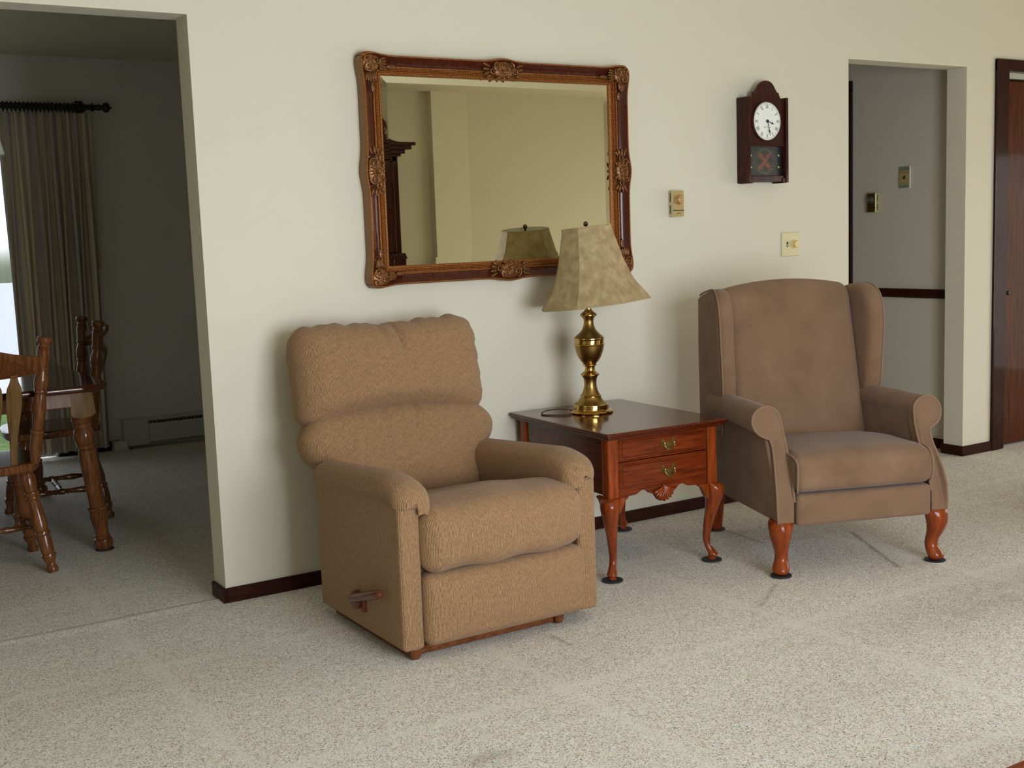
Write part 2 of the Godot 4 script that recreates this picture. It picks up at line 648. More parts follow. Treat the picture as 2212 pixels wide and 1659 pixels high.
# worn traffic, a few stains and a pulled seam in the carpet, with crease and hall-side shade painted in (x -3.6..6.2, z -3.63..4.65)
func stain_shade_tex() -> ImageTexture:
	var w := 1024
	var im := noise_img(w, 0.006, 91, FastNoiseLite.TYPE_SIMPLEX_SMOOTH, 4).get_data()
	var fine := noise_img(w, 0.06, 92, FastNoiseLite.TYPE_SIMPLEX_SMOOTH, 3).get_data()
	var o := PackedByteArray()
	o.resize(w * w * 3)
	var spots := [[2.05, 1.62, 0.75, 0.22, 0.10], [0.09, 1.66, 0.10, 0.05, 0.13], [3.6, 0.95, 0.9, 0.45, 0.17], [1.1, 1.9, 0.6, 0.2, 0.04], [0.5, 2.3, 0.5, 0.15, 0.05], [2.0, 2.5, 0.6, 0.25, 0.04], [-0.2, 0.7, 0.4, 0.3, 0.03]]  # the patch by the hall mixes soil with painted-in shade
	var crease_shade := [[2.415, 0.731, 2.158, 1.183, 0.26], [2.051, 0.30, 2.02, 0.62, 0.16], [1.45, 1.2, 1.66, 1.06, 0.14], [0.72, 1.02, 0.72, 1.12, 0.18], [3.3, 1.35, 3.9, 1.2, 0.12]]  # dark lines stand in for the shade inside carpet dents
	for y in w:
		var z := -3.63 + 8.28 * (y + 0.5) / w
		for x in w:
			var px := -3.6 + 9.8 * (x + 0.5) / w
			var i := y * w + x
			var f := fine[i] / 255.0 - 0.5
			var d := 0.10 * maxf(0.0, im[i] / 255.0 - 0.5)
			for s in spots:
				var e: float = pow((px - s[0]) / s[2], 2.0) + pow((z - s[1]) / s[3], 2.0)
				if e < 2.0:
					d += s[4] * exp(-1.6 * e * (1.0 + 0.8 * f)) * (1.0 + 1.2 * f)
			for c in crease_shade:
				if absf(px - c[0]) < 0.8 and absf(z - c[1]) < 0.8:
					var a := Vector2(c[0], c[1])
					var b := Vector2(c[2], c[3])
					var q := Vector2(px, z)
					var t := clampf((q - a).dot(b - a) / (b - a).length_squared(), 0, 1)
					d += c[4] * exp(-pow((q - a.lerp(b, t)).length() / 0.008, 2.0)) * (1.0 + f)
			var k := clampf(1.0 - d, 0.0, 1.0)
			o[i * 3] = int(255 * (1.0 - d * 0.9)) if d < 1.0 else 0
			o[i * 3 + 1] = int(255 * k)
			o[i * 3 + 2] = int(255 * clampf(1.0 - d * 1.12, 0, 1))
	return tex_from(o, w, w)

func parchment_tex() -> ImageTexture:
	var w := 512
	var a := noise_img(w, 0.012, 101, FastNoiseLite.TYPE_SIMPLEX_SMOOTH, 4).get_data()
	var b := noise_img(w, 0.02, 102, FastNoiseLite.TYPE_SIMPLEX_SMOOTH, 5).get_data()
	var o := PackedByteArray()
	o.resize(w * w * 3)
	for i in w * w:
		var t := a[i] / 255.0
		var vein := 1.0 - clampf(absf(b[i] / 255.0 - 0.5) * 9.0, 0, 1)
		var k := clampf(0.25 + 0.8 * (t - 0.15) - 0.22 * vein * t, 0, 1)
		o[i * 3] = int(lerpf(142, 188, k))
		o[i * 3 + 1] = int(lerpf(116, 168, k))
		o[i * 3 + 2] = int(lerpf(76, 126, k))
	return tex_from(o, w, w)

# striped open weave: u across the cloth (one repeat = 0.3 m), v along it
func curtain_tex() -> ImageTexture:
	var w := 512
	var rng := RandomNumberGenerator.new()
	rng.seed = 7
	var cols := [[172, 166, 172], [214, 202, 172], [150, 146, 158], [224, 214, 190], [186, 178, 176], [218, 196, 148], [160, 156, 166], [202, 192, 176]]
	var stripe := []
	var x0 := 0
	var k := 0
	while x0 < w:
		var ww := rng.randi_range(10, 44)
		for i in ww:
			stripe.append(cols[k % cols.size()])
		x0 += ww
		k = rng.randi_range(0, 97)
	var o := PackedByteArray()
	o.resize(w * w * 3)
	for y in w:
		for x in w:
			var c: Array = stripe[x]
			var dot := 0.92 + 0.14 * (1.0 if ((x / 4 + y / 4) % 2 == 0) else 0.0) + 0.06 * sin(x * 1.3)
			var i := (y * w + x) * 3
			for q in 3:
				o[i + q] = int(clampf(c[q] * dot, 0, 255))
	return tex_from(o, w, w)

func line(im: Image, a: Vector2, b: Vector2, wd: float, c: Color) -> void:
	var lo := Vector2i(int(minf(a.x, b.x) - wd - 1), int(minf(a.y, b.y) - wd - 1))
	var hi := Vector2i(int(maxf(a.x, b.x) + wd + 1), int(maxf(a.y, b.y) + wd + 1))
	for y in range(maxi(lo.y, 0), mini(hi.y, im.get_height() - 1) + 1):
		for x in range(maxi(lo.x, 0), mini(hi.x, im.get_width() - 1) + 1):
			var q := Vector2(x, y)
			var t := clampf((q - a).dot(b - a) / maxf((b - a).length_squared(), 1e-6), 0, 1)
			var d := (q - a.lerp(b, t)).length() - wd * 0.5
			if d < 0.5:
				im.set_pixel(x, y, im.get_pixel(x, y).lerp(c, clampf(0.5 - d, 0, 1)))

func dial_tex() -> ImageTexture:
	var w := 512
	var im := Image.create(w, w, false, Image.FORMAT_RGB8)
	im.fill(c8(238, 240, 233))
	var ink := c8(28, 26, 26)
	var c := Vector2(w / 2.0, w / 2.0)
	for r in [232.0, 243.0]:
		for i in 180:
			var a := TAU * i / 180
			line(im, c + Vector2(cos(a), sin(a)) * r, c + Vector2(cos(a + TAU / 180), sin(a + TAU / 180)) * r, 1.2, ink)
	for i in 60:
		var a := TAU * i / 60
		var d := Vector2(sin(a), -cos(a))
		line(im, c + d * 232, c + d * 243, 4.0 if i % 5 == 0 else 1.6, ink)
	var num := ["XII", "I", "II", "III", "IIII", "V", "VI", "VII", "VIII", "IX", "X", "XI"]
	for i in 12:
		var a := TAU * i / 12
		var up := Vector2(sin(a), -cos(a))
		var rt := Vector2(up.y, -up.x) * -1.0
		var widths := {"I": 11.0, "V": 24.0, "X": 24.0}
		var total := 0.0
		for ch in num[i]:
			total += widths[ch]
		var x := -total / 2
		for ch in num[i]:
			var cw: float = widths[ch]
			var m := x + cw / 2
			var p := func(px: float, py: float) -> Vector2: return c + up * py + rt * px
			if ch == "I":
				line(im, p.call(m, 178), p.call(m, 220), 5.5, ink)
			elif ch == "V":
				line(im, p.call(m - 8, 220), p.call(m, 178), 5.5, ink)
				line(im, p.call(m + 8, 220), p.call(m, 178), 2.2, ink)
			else:
				line(im, p.call(m - 8, 220), p.call(m + 8, 178), 5.5, ink)
				line(im, p.call(m + 8, 220), p.call(m - 8, 178), 2.2, ink)
			x += cw
		var q := func(px: float, py: float) -> Vector2: return c + up * py + rt * px
		line(im, q.call(-total / 2, 178), q.call(total / 2, 178), 2.0, ink)
		line(im, q.call(-total / 2, 220), q.call(total / 2, 220), 2.0, ink)
	# the maker's name is drawn small below the centre as pen strokes
	var pen := c + Vector2(-62, 86)
	var strokes := [
		[[10, -14], [4, -16], [1, -11], [9, -5], [7, 1], [0, 0]], [[12, -4], [18, -5], [16, -9], [12, -6], [13, 0], [19, -1]], [[23, -13], [22, -2], [26, 0]], [[19, -9], [27, -9]], [[30, -16], [29, 0]], [[29, -6], [33, -9], [36, -6], [36, 0]],
		[[48, -15], [64, -16]], [[57, -15], [55, 0]], [[66, -16], [65, 0]], [[65, -6], [69, -9], [72, -6], [72, 0]], [[80, -9], [76, -6], [77, 0], [82, -1], [84, -6], [80, -9]], [[87, -9], [87, 0]], [[87, -6], [91, -9], [94, -6], [94, 0]], [[94, -6], [98, -9], [101, -6], [101, 0]], [[111, -8], [106, -8], [104, -3], [107, 0], [112, -3]], [[112, -9], [112, 0]], [[121, -8], [116, -8], [117, -5], [122, -3], [120, 0], [115, -1]]]
	for s in strokes:
		for i in s.size() - 1:
			line(im, pen + Vector2(s[i][0], s[i][1]), pen + Vector2(s[i + 1][0], s[i + 1][1]), 1.8, ink)
	return ImageTexture.create_from_image(im)

# lower panel of the clock: painted scroll medallion, leaf wreath and four small flowers
func panel_tex() -> ImageTexture:
	var im := Image.create(384, 256, false, Image.FORMAT_RGB8)
	im.fill(c8(30, 36, 36))
	var rng := RandomNumberGenerator.new()
	rng.seed = 19
	var c := Vector2(192, 128)
	for i in 150:
		var a := TAU * i / 150
		var r := 100.0 + rng.randf_range(-10, 10)
		var p := c + Vector2(cos(a) * r * 1.25, sin(a) * r)
		var d := Vector2.from_angle(a + rng.randf_range(0.6, 2.4)) * rng.randf_range(7, 18)
		line(im, p, p + d, 2.4, [c8(70, 84, 52), c8(92, 100, 58), c8(58, 70, 48)][i % 3])
	for i in 90:
		var a := TAU * i / 90
		var p := c + Vector2(cos(a) * 92, sin(a) * 100)
		line(im, p, p + Vector2.from_angle(a) * 9.0, 3.0, c8(96, 78, 50))
	for sx in [-1, 1]:
		for sy in [-1, 1]:
			for k in 70:
				var t := pow(k / 70.0, 0.8)
				var p := c + Vector2(sx * (8 + 52 * t), sy * (6 + 62 * t))
				var q := p + Vector2(sx * rng.randf_range(-24, 20), sy * rng.randf_range(-22, 16))
				line(im, p, q, 7.0, [c8(112, 58, 28), c8(88, 44, 22), c8(134, 72, 34)][k % 3])
	for sx in [-1, 1]:
		for sy in [-1, 1]:
			var p := c + Vector2(sx * 158, sy * 50)
			for k in 6:
				line(im, p, p + Vector2.from_angle(TAU * k / 6 + 0.3) * 15, 2.6, c8(96, 104, 58))
			for k in 5:
				var q := p + Vector2.from_angle(TAU * k / 5) * 5.0
				line(im, q, q, 8.0, c8(216, 190, 170))
			line(im, p, p, 6.0, c8(228, 205, 120))
	return ImageTexture.create_from_image(im)

# ornamental switch plate in the hall: printed wood bands between grey-green ends
func plate_tex() -> ImageTexture:
	var im := Image.create(96, 160, false, Image.FORMAT_RGB8)
	im.fill(c8(170, 152, 104))
	im.fill_rect(Rect2i(0, 0, 96, 26), c8(120, 128, 108))
	im.fill_rect(Rect2i(0, 136, 96, 24), c8(128, 140, 118))
	for y in [30, 38, 46]:
		im.fill_rect(Rect2i(0, y, 96, 3), c8(128, 96, 56))
	for y in [120, 128]:
		im.fill_rect(Rect2i(0, y, 96, 2), c8(150, 118, 70))
	for k in 4:
		line(im, Vector2(10 + 24 * k, 22), Vector2(22 + 24 * k, 8), 3.0, c8(86, 96, 80))
	line(im, Vector2(30, 154), Vector2(48, 142), 5.0, c8(92, 104, 88))
	line(im, Vector2(48, 142), Vector2(66, 154), 5.0, c8(92, 104, 88))
	return ImageTexture.create_from_image(im)

const CAM_POS := Vector3(-1.29638, 1.27481, 4.06264)
const CAM_YAW := -0.558104
const CAM_PITCH := -0.125538
const CAM_ROLL := -0.036130
const CAM_FOV := 35.86267
const HT := 2.05       # height of the openings
const XA := 3.2066
const XB := 4.0881
const HALLX := 4.19
const EXPOSURE := 1.0
const E_RIGHT := 0.85
const E_BEHIND := 4.25
const E_LEFT := 0.3

# ---------------------------------------------------------------- scene
const CEIL := 2.44
const WT := 0.1214     # thickness of the wall with the mirror
const DZ := -3.63      # back wall of the dining room

func _ready() -> void:
	# camera
	var cam := Camera3D.new()
	cam.name = "camera"
	cam.transform = Transform3D(Basis.from_euler(Vector3(CAM_PITCH, CAM_YAW, CAM_ROLL), EULER_ORDER_YXZ), CAM_POS)
	cam.fov = CAM_FOV
	cam.near = 0.05
	cam.far = 200.0
	add_child(cam)
	cam.current = true
	# sky and exposure
	var sm := ProceduralSkyMaterial.new()
	sm.sky_top_color = c8(206, 216, 230)
	sm.sky_horizon_color = c8(226, 232, 236)
	sm.ground_horizon_color = c8(150, 160, 140)
	sm.ground_bottom_color = c8(96, 112, 80)
	sm.sky_energy_multiplier = 1.35
	var sky := Sky.new()
	sky.sky_material = sm
	var env := Environment.new()
	env.background_mode = Environment.BG_SKY
	env.sky = sky
	env.tonemap_mode = Environment.TONE_MAPPER_LINEAR
	env.tonemap_exposure = EXPOSURE
	env.sdfgi_enabled = true
	env.ssao_enabled = true
	env.ssil_enabled = true
	var we := WorldEnvironment.new()
	we.name = "world"
	we.environment = env
	add_child(we)
	# daylight entering by the windows
	daylight("window_right_daylight", Vector3(6.17, 0.95, 2.4), Vector3(0, PI / 2, 0), Vector2(3.2, 1.5), c8(255, 250, 240), E_RIGHT)
	daylight("window_behind_daylight", Vector3(0.65, 1.0, 4.60), Vector3(-0.15, 0.08, 0), Vector2(1.8, 1.7), c8(232, 242, 255), E_BEHIND)
	daylight("window_left_daylight", Vector3(-5.47, 1.35, 2.1), Vector3(-0.1, -PI / 2, 0), Vector2(1.8, 1.4), c8(226, 246, 205), E_LEFT)

	make_materials()
	room()
	windows()
	mirror()
	recliner()
	end_table()
	lamp()
	wing_chair()
	clock()
	wall_plates()
	dining()
	hall_things()
	opposite_things()
	coasters()

func daylight(called: String, at: Vector3, rot: Vector3, size: Vector2, col: Color, e: float) -> void:
	var a := AreaLight3D.new()
	a.name = called
	a.position = at
	a.rotation = rot
	a.area_size = size
	a.area_normalize_energy = false
	a.light_color = col
	a.light_energy = e
	a.area_range = 14.0
	a.area_attenuation = 2.0
	a.shadow_enabled = true
	add_child(a)

# ---------------------------------------------------------------- the room
func room() -> void:
	# carpet, finer where it is rucked up along the opening to the dining room
	var xs := []
	var zs := []
	var x := -5.5
	while x < 6.2:
		xs.append(x)
		x += 0.1
	xs.append(6.2)
	var z := DZ
	while z < 4.65:
		zs.append(z)
		z += 0.01 if z > -0.16 and z < 0.1 else 0.07
	zs.append(4.65)
	var rise := func(px: float, pz: float) -> float:
		if px > 0.03:
			return 0.0
		var zc := -0.045 + 0.006 * sin(px * 9.0)
		return 0.0045 * exp(-pow((pz - zc) / 0.035, 2.0)) - 0.003 * exp(-pow((pz - zc + 0.03) / 0.016, 2.0))
	var P := PackedVector3Array()
	var U := PackedVector2Array()
	var U2 := PackedVector2Array()
	var I := PackedInt32Array()
	for a in xs.size():
		for b in zs.size():
			P.append(Vector3(xs[a], rise.call(xs[a], zs[b]), zs[b]))
			U.append(Vector2(xs[a], zs[b]) / 0.9)
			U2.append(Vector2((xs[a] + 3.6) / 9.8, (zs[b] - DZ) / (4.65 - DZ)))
	for a in xs.size() - 1:
		for b in zs.size() - 1:
			var k := a * zs.size() + b
			I.append_array([k, k + zs.size() + 1, k + zs.size(), k, k + 1, k + zs.size() + 1])
	for t in I.size() / 3:   # face up: clockwise seen from above
		var q := I[t * 3 + 1]
		I[t * 3 + 1] = I[t * 3 + 2]
		I[t * 3 + 2] = q
	if (P[I[2]] - P[I[0]]).cross(P[I[1]] - P[I[0]]).y < 0:
		for t in I.size() / 3:
			var q := I[t * 3 + 1]
			I[t * 3 + 1] = I[t * 3 + 2]
			I[t * 3 + 2] = q
	var m := mb()
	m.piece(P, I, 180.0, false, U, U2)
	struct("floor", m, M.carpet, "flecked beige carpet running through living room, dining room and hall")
	m = mb()
	m.box(Vector3(-5.7, -0.2, DZ - 0.2), Vector3(6.4, -0.02, 4.85))
	struct("floor_slab", m, M.window_white)
	m = mb()
	m.box(Vector3(-5.7, CEIL, -0.06), Vector3(6.4, CEIL + 0.2, 4.85))
	struct("ceiling", m, M.ceiling_paint)
	m = mb()
	m.box(Vector3(-5.7, CEIL, DZ - 0.2), Vector3(6.4, CEIL + 0.2, -0.06))
	struct("ceiling_dining", m, M.ceiling_paint)

	# wall with the mirror: openings to dining room and hall, closet at the right
	var lt := HT
	m = mb()
	for b in [[-5.6, 0.0, -1.95, CEIL], [-1.95, lt, 0.0, CEIL], [0.0, 0.0, XA, CEIL], [XA, lt, XB, CEIL], [XB, 0.0, 4.41, CEIL], [4.41, 2.06, 5.3, CEIL], [5.3, 0.0, 6.3, CEIL]]:
		m.box(Vector3(b[0], b[1], -WT), Vector3(b[2], b[3], 0.0))
	struct("wall_back", m, M.wall_paint, "long cream wall with the mirror, the clock and two doorless openings")
	m = mb()
	var hx := HALLX
	# left wall with window (z 1.1..3.1, y 0.6..2.1)
	for b in [[0.0, CEIL, -0.2, 1.1], [0.0, CEIL, 3.1, 4.85], [0.0, 0.6, 1.1, 3.1], [2.1, CEIL, 1.1, 3.1]]:
		m.box(Vector3(-5.7, b[0], b[2]), Vector3(-5.5, b[1], b[3]))
	struct("wall_left", m, M.wall_paint)
	m = mb()
	for b in [[0.0, CEIL, -1.0, 0.75], [0.0, CEIL, 4.05, 4.85], [0.0, 0.15, 0.75, 4.05], [1.75, CEIL, 0.75, 4.05]]:
		m.box(Vector3(6.2, b[0], b[2]), Vector3(6.4, b[1], b[3]))
	struct("wall_right", m, M.wall_paint)
	m = mb()
	for b in [[-5.7, -0.35, 0.0, CEIL], [1.65, 6.4, 0.0, CEIL], [-0.35, 1.65, 2.06, CEIL]]:
		m.box(Vector3(b[0], b[2], 4.65), Vector3(b[1], b[3], 4.85))
	m.prism(PackedVector2Array([Vector2(3.39, 4.57), Vector2(3.77, 4.65), Vector2(3.39, 4.65)]), CEIL, 0.0, Transform3D(Basis(Vector3(1, 0, 0), Vector3(0, 0, 1), Vector3(0, 1, 0)), Vector3(0, CEIL * 0.5, 0)), 0)  # added wedge, angled to show a lighter band in the mirror
	struct("wall_front", m, M.wall_paint)
	# dining room
	m = mb()
	for b in [[-2.8, -0.75, 0.0, CEIL], [0.15, 2.6, 0.0, CEIL], [-0.75, 0.15, 2.06, CEIL]]:
		m.box(Vector3(b[0], b[2], DZ - 0.2), Vector3(b[1], b[3], DZ))
	struct("wall_dining", m, M.dining_paint, "dim far wall of the dining room behind the curtain")
	m = mb()
	m.box(Vector3(-2.8, 0, DZ - 0.2), Vector3(-2.6, CEIL, -WT))
	m.box(Vector3(2.4, 0, DZ - 0.2), Vector3(2.6, CEIL, -WT))
	struct("wall_dining_sides", m, M.dining_paint)
	# hall and closet
	m = mb()
	m.box(Vector3(hx, 0, -0.86), Vector3(hx + 0.1, CEIL, -WT))
	m.box(Vector3(hx, 2.05, -1.75), Vector3(hx + 0.1, CEIL, -0.86))
	m.box(Vector3(hx, 0, -2.9), Vector3(hx + 0.1, CEIL, -1.75))
	struct("wall_hall", m, M.hall_paint, "grey hall wall with a dark chair rail, seen through the right opening")
	m = mb()
	m.box(Vector3(3.0, 0, -2.9), Vector3(3.1, CEIL, -WT))
	m.box(Vector3(3.0, 0, -3.0), Vector3(6.4, CEIL, -2.9))
	struct("wall_hall_far", m, M.hall_paint)
	m = mb()
	m.box(Vector3(4.28, 0, -0.9), Vector3(6.4, CEIL, -0.8))
	m.box(Vector3(6.2, 0, -1.0), Vector3(6.4, CEIL, -WT))
	struct("wall_closet", m, M.hall_paint)

	# baseboards: dark stained, chamfered top
	var bh := 0.054
	m = mb()
	m.box(Vector3(0.0, 0, 0.0), Vector3(XA, bh, 0.013), 0.003)
	m.box(Vector3(-0.013, 0, -WT), Vector3(0.0, bh, 0.013), 0.003)
	m.box(Vector3(XB - 0.013, 0, -WT), Vector3(XB, bh, 0.013), 0.003)
	m.box(Vector3(XB, 0, 0.0), Vector3(4.318, bh, 0.013), 0.003)
	struct("baseboard_back", m, M.trim_dark)
	m = mb()
	m.box(Vector3(hx - 0.013, 0, -0.84), Vector3(hx, bh, -WT), 0.003)
	m.box(Vector3(XB - 0.01, 0, -WT - 0.013), Vector3(hx, bh, -WT), 0.003)
	struct("baseboard_hall", m, M.trim_dark)
	m = mb()
	m.box(Vector3(0.16, 0, DZ), Vector3(0.54, 0.06, DZ + 0.013), 0.003)
	struct("baseboard_dining", m, M.trim_dark)
	# opposite wall, seen in the mirror
	m = mb()
	m.box(Vector3(1.5, 0, 4.637), Vector3(6.2, 0.06, 4.65), 0.003)
	struct("baseboard_front", m, M.trim_dark)
	# chair rail in the hall
	m = mb()
	m.box(Vector3(hx - 0.02, 0.838, -0.845), Vector3(hx, 0.888, -0.16), 0.006)
	m.box(Vector3(hx - 0.028, 0.826, -0.185), Vector3(hx, 0.893, -0.16), 0.006)
	struct("trim_1", m, M.trim_dark, "dark chair rail along the hall wall")
	# casing of the dark doorway at the end of the hall wall
	m = mb()
	m.box(Vector3(hx - 0.018, 0, -0.92), Vector3(hx, 2.05, -0.852), 0.003)
	m.box(Vector3(hx - 0.018, 2.03, -1.8), Vector3(hx, 2.09, -0.852), 0.003)
	struct("trim_2", m, M.casing_dark)
	m = mb()
	m.box(Vector3(hx + 0.03, 0, -1.75), Vector3(hx + 0.07, 2.05, -0.86), 0.002)
	struct("door_1", m, M.door_wood)

	# closet at the right: casing, jamb, header track and flush door
	m = mb()
	m.box(Vector3(4.318, 0, -0.001), Vector3(4.405, 2.1, 0.018), 0.004)
	m.box(Vector3(5.30, 0, -0.001), Vector3(5.39, 2.1, 0.018), 0.004)
	struct("trim_3", m, M.casing_dark, "dark stained casing around the closet door")
	m = mb()
	m.box(Vector3(4.318, 2.04, 0.0), Vector3(5.39, 2.102, 0.0185), 0.004)
	struct("trim_4", m, M.trim_dark)
	m = mb()
	m.box(Vector3(4.405, 0, -WT), Vector3(4.43, 2.06, 0.010), 0.002)
	m.box(Vector3(5.28, 0, -WT), Vector3(5.30, 2.06, 0.010), 0.002)
	struct("trim_5", m, M.casing_dark)
	m = mb()
	m.box(Vector3(4.43, 2.045, -WT), Vector3(5.28, 2.06, 0.008), 0.002)
	struct("trim_6", m, M.lever_wood)
	m = mb()
	m.box(Vector3(4.43, 2.012, -0.10), Vector3(5.28, 2.045, -0.05), 0.002)
	struct("trim_7", m, M.track_metal, "pale sliding track above the closet door")
	m = mb()
	m.box(Vector3(4.434, 0.012, -0.065), Vector3(4.855, 1.998, -0.030), 0.003)
	var d := struct("door_2", m, M.door_wood, "flush red-brown closet door at the right edge")
	m = mb()
	m.box(Vector3(4.859, 0.012, -0.065), Vector3(5.275, 1.998, -0.030), 0.003)
	obj("door_leaf", m, M.door_wood, d)
	m = mb()
	m.lathe([Vector2(0.004, 0), Vector2(0.006, 0.008), Vector2(0.012, 0.014), Vector2(0.013, 0.020), Vector2(0.009, 0.026), Vector2(0.002, 0.028)], 14, Transform3D(Basis(Vector3.RIGHT, PI / 2), Vector3(4.478, 0.857, -0.030)))
	obj("door_pull", m, M.black_iron, d)

func windows() -> void:
	# frame with mullions across an opening, its glass, a sill
	var frame := func(called: String, a: Vector3, b: Vector3, along: Vector3, panes: int):
		var m := mb()
		var up := Vector3.UP
		var len := (b - a).dot(along)
		var hgt := b.y - a.y
		var dep := along.cross(up).abs() * 0.045
		var bar := func(s0: float, s1: float, y0: float, y1: float):
			m.box(a + along * s0 + up * y0 - dep, a + along * s1 + up * y1 + dep, 0.004)
		bar.call(0.0, 0.05, 0.0, hgt)
		bar.call(len - 0.05, len, 0.0, hgt)
		bar.call(0.05, len - 0.05, 0.0, 0.05)
		bar.call(0.05, len - 0.05, hgt - 0.05, hgt)
		for k in panes - 1:
			var s := len * (k + 1) / panes
			bar.call(s - 0.025, s + 0.025, 0.05, hgt - 0.05)
		var w := struct(called, m, M.window_white)
		for k in panes:
			var g := mb()
			var s0 := len * k / panes + (0.05 if k == 0 else 0.025)
			var s1 := len * (k + 1) / panes - (0.05 if k == panes - 1 else 0.025)
			g.box(a + along * s0 + up * 0.05 - dep * 0.05, a + along * s1 + up * (hgt - 0.05) + dep * 0.05)
			obj("pane", g, M.window_glass, w)
	frame.call("window_1", Vector3(6.3, 0.15, 0.75), Vector3(6.3, 1.75, 4.05), Vector3(0, 0, 1), 2)
	frame.call("window_2", Vector3(-0.35, 0.0, 4.75), Vector3(1.65, 2.06, 4.75), Vector3(1, 0, 0), 2)
	frame.call("window_3", Vector3(-5.6, 0.6, 1.1), Vector3(-5.6, 2.1, 3.1), Vector3(0, 0, 1), 2)
	frame.call("window_4", Vector3(-0.75, 0.0, DZ - 0.1), Vector3(0.15, 2.06, DZ - 0.1), Vector3(1, 0, 0), 1)
	var m := mb()
	m.box(Vector3(-40, -0.45, -11), Vector3(40, -0.25, 40))
	struct("ground_outside", m, M.lawn, "sunlit lawn outside the windows")
	m = mb()
	m.box(Vector3(-40, -0.44, -60), Vector3(40, -0.245, -11))
	struct("ground_glare", m, M.pale_glare, "pale ground added beyond the lawn for the white glare outside")  # added ground, gives the white glare past the lawn

# ---------------------------------------------------------------- the big mirror
func mirror() -> void:
	var cx := 1.222
	var cy := 1.5225
	var t := thing("wall_mirror", "large wall mirror in a carved red-brown and gilt frame above the recliner", "mirror", Vector3(cx, cy, 0))
	var hi := Vector2(0.524, 0.351)
	var ho := Vector2(0.608, 0.424)
	var steps := 120
	# half outline bulge along a side: scooped between corner and centre cartouche
	var bulge := func(s: float, len: float) -> float:
		var d := absf(s)
		var c := exp(-pow(s * len / 0.055, 2.0)) * 0.011
		var e := exp(-pow(((d - 1.0) * len + 0.035) / 0.05, 2.0)) * 0.010 - 0.010 * pow(smoothstep(1.0 - 0.028 / len, 1.0, d), 2.0)
		return c + e - 0.003
	# profile across the frame: t 0 sight edge .. 1 outer rim, height off the wall
	var prof := [[0.0, 0.018], [0.0, 0.030], [0.05, 0.033], [0.10, 0.033], [0.14, 0.029], [0.18, 0.029], [0.20, 0.034], [0.24, 0.037], [0.29, 0.034], [0.31, 0.029], [0.35, 0.029], [0.37, 0.035], [0.42, 0.036], [0.43, 0.033], [0.52, 0.034], [0.62, 0.038], [0.72, 0.044], [0.82, 0.051], [0.90, 0.0565], [0.945, 0.0575], [0.975, 0.055], [1.0, 0.048], [1.0, 0.0]]
	var make := func(from: int, to: int) -> MB:
		var m := mb()
		for side in 4:
			var hor := side % 2 == 0
			var sg := 1.0 if side < 2 else -1.0
			var P := PackedVector3Array()
			var I := PackedInt32Array()
			var nn := to - from + 1
			for k in steps + 1:
				var s := -1.0 + 2.0 * k / steps
				for j in range(from, to + 1):
					var w: float = prof[j][0]
					var b: float = bulge.call(s, ho.x if hor else ho.y) * smoothstep(0.4, 1.0, w)
					var along := lerpf(hi.x if hor else hi.y, ho.x if hor else ho.y, w)
					along += (0.004 * smoothstep(0.4, 1.0, w)) 
					var out := lerpf(hi.y if hor else hi.x, ho.y if hor else ho.x, w) + b
					var p := Vector2(s * along, out * sg) if hor else Vector2(out * sg, -s * along)
					P.append(Vector3(p.x, p.y, prof[j][1] + (b * 0.25 if prof[j][1] > 0.04 else 0.0)))
			for k in steps:
				for j in nn - 1:
					var q := k * nn + j
					I.append_array([q, q + nn, q + nn + 1, q, q + nn + 1, q + 1])
			if (P[I[2]] - P[I[0]]).cross(P[I[1]] - P[I[0]]).z * (1.0 if prof[from + 1][1] >= prof[from][1] or true else -1.0) < 0:
				for q in I.size() / 3:
					var x := I[q * 3 + 1]
					I[q * 3 + 1] = I[q * 3 + 2]
					I[q * 3 + 2] = x
			m.piece(P, I, 35.0, false)
		return m
	obj("inner_moulding", make.call(0, 12), M.gilt, t)
	obj("frame_rail", make.call(12, 18), M.frame_wood, t)
	obj("frame_rim", make.call(18, 20), M.gilt, t)
	obj("frame_side", make.call(20, 22), M.gilt_side, t)
	# row of beads on the inner moulding
	var m := mb()
	for side in 4:
		var hor := side % 2 == 0
		var sg := 1.0 if side < 2 else -1.0
		var l := (hi.x if hor else hi.y) + 0.018
		var nb := int(2 * l / 0.0085)
		for k in nb:
			var s := -l + (k + 0.5) * 2 * l / nb
			var o := (hi.y if hor else hi.x) + 0.0185
			m.ball(Vector3(s, o * sg, 0.0355) if hor else Vector3(o * sg, s, 0.0355), Vector3(0.0036, 0.0030, 0.0036) if hor else Vector3(0.0030, 0.0036, 0.0036), 6)
	obj("beading", m, M.gilt, t).set_meta("kind", "stuff")
	# glass with a bevelled margin
	var bw := 0.026
	m = mb()
	m.box(Vector3(-hi.x + bw, -hi.y + bw, 0.018), Vector3(hi.x - bw, hi.y - bw, 0.024))
	obj("mirror_glass", m, M.silvered_glass, t)
	m = mb()
	for side in 4:
		var hor := side % 2 == 0
		var sg := 1.0 if side < 2 else -1.0
		var a := hi.x if hor else hi.y
		var b := hi.y if hor else hi.x
		var q := [Vector2(-a - 0.004, b + 0.004), Vector2(a + 0.004, b + 0.004), Vector2(a - bw, b - bw), Vector2(-a + bw, b - bw)]
		var P := PackedVector3Array()
		for i in 4:
			var p: Vector2 = q[i] * Vector2(1, sg)
			P.append(Vector3(p.x, p.y, 0.0226 if i < 2 else 0.024) if hor else Vector3(p.y, p.x, 0.0226 if i < 2 else 0.024))
		var I := PackedInt32Array([0, 1, 2, 0, 2, 3])
		if (P[2] - P[0]).cross(P[1] - P[0]).z < 0:
			I = PackedInt32Array([0, 2, 1, 0, 3, 2])
		m.piece(P, I, 0.0, false)
	obj("mirror_bevel", m, M.silvered_glass, t)
	m = mb()
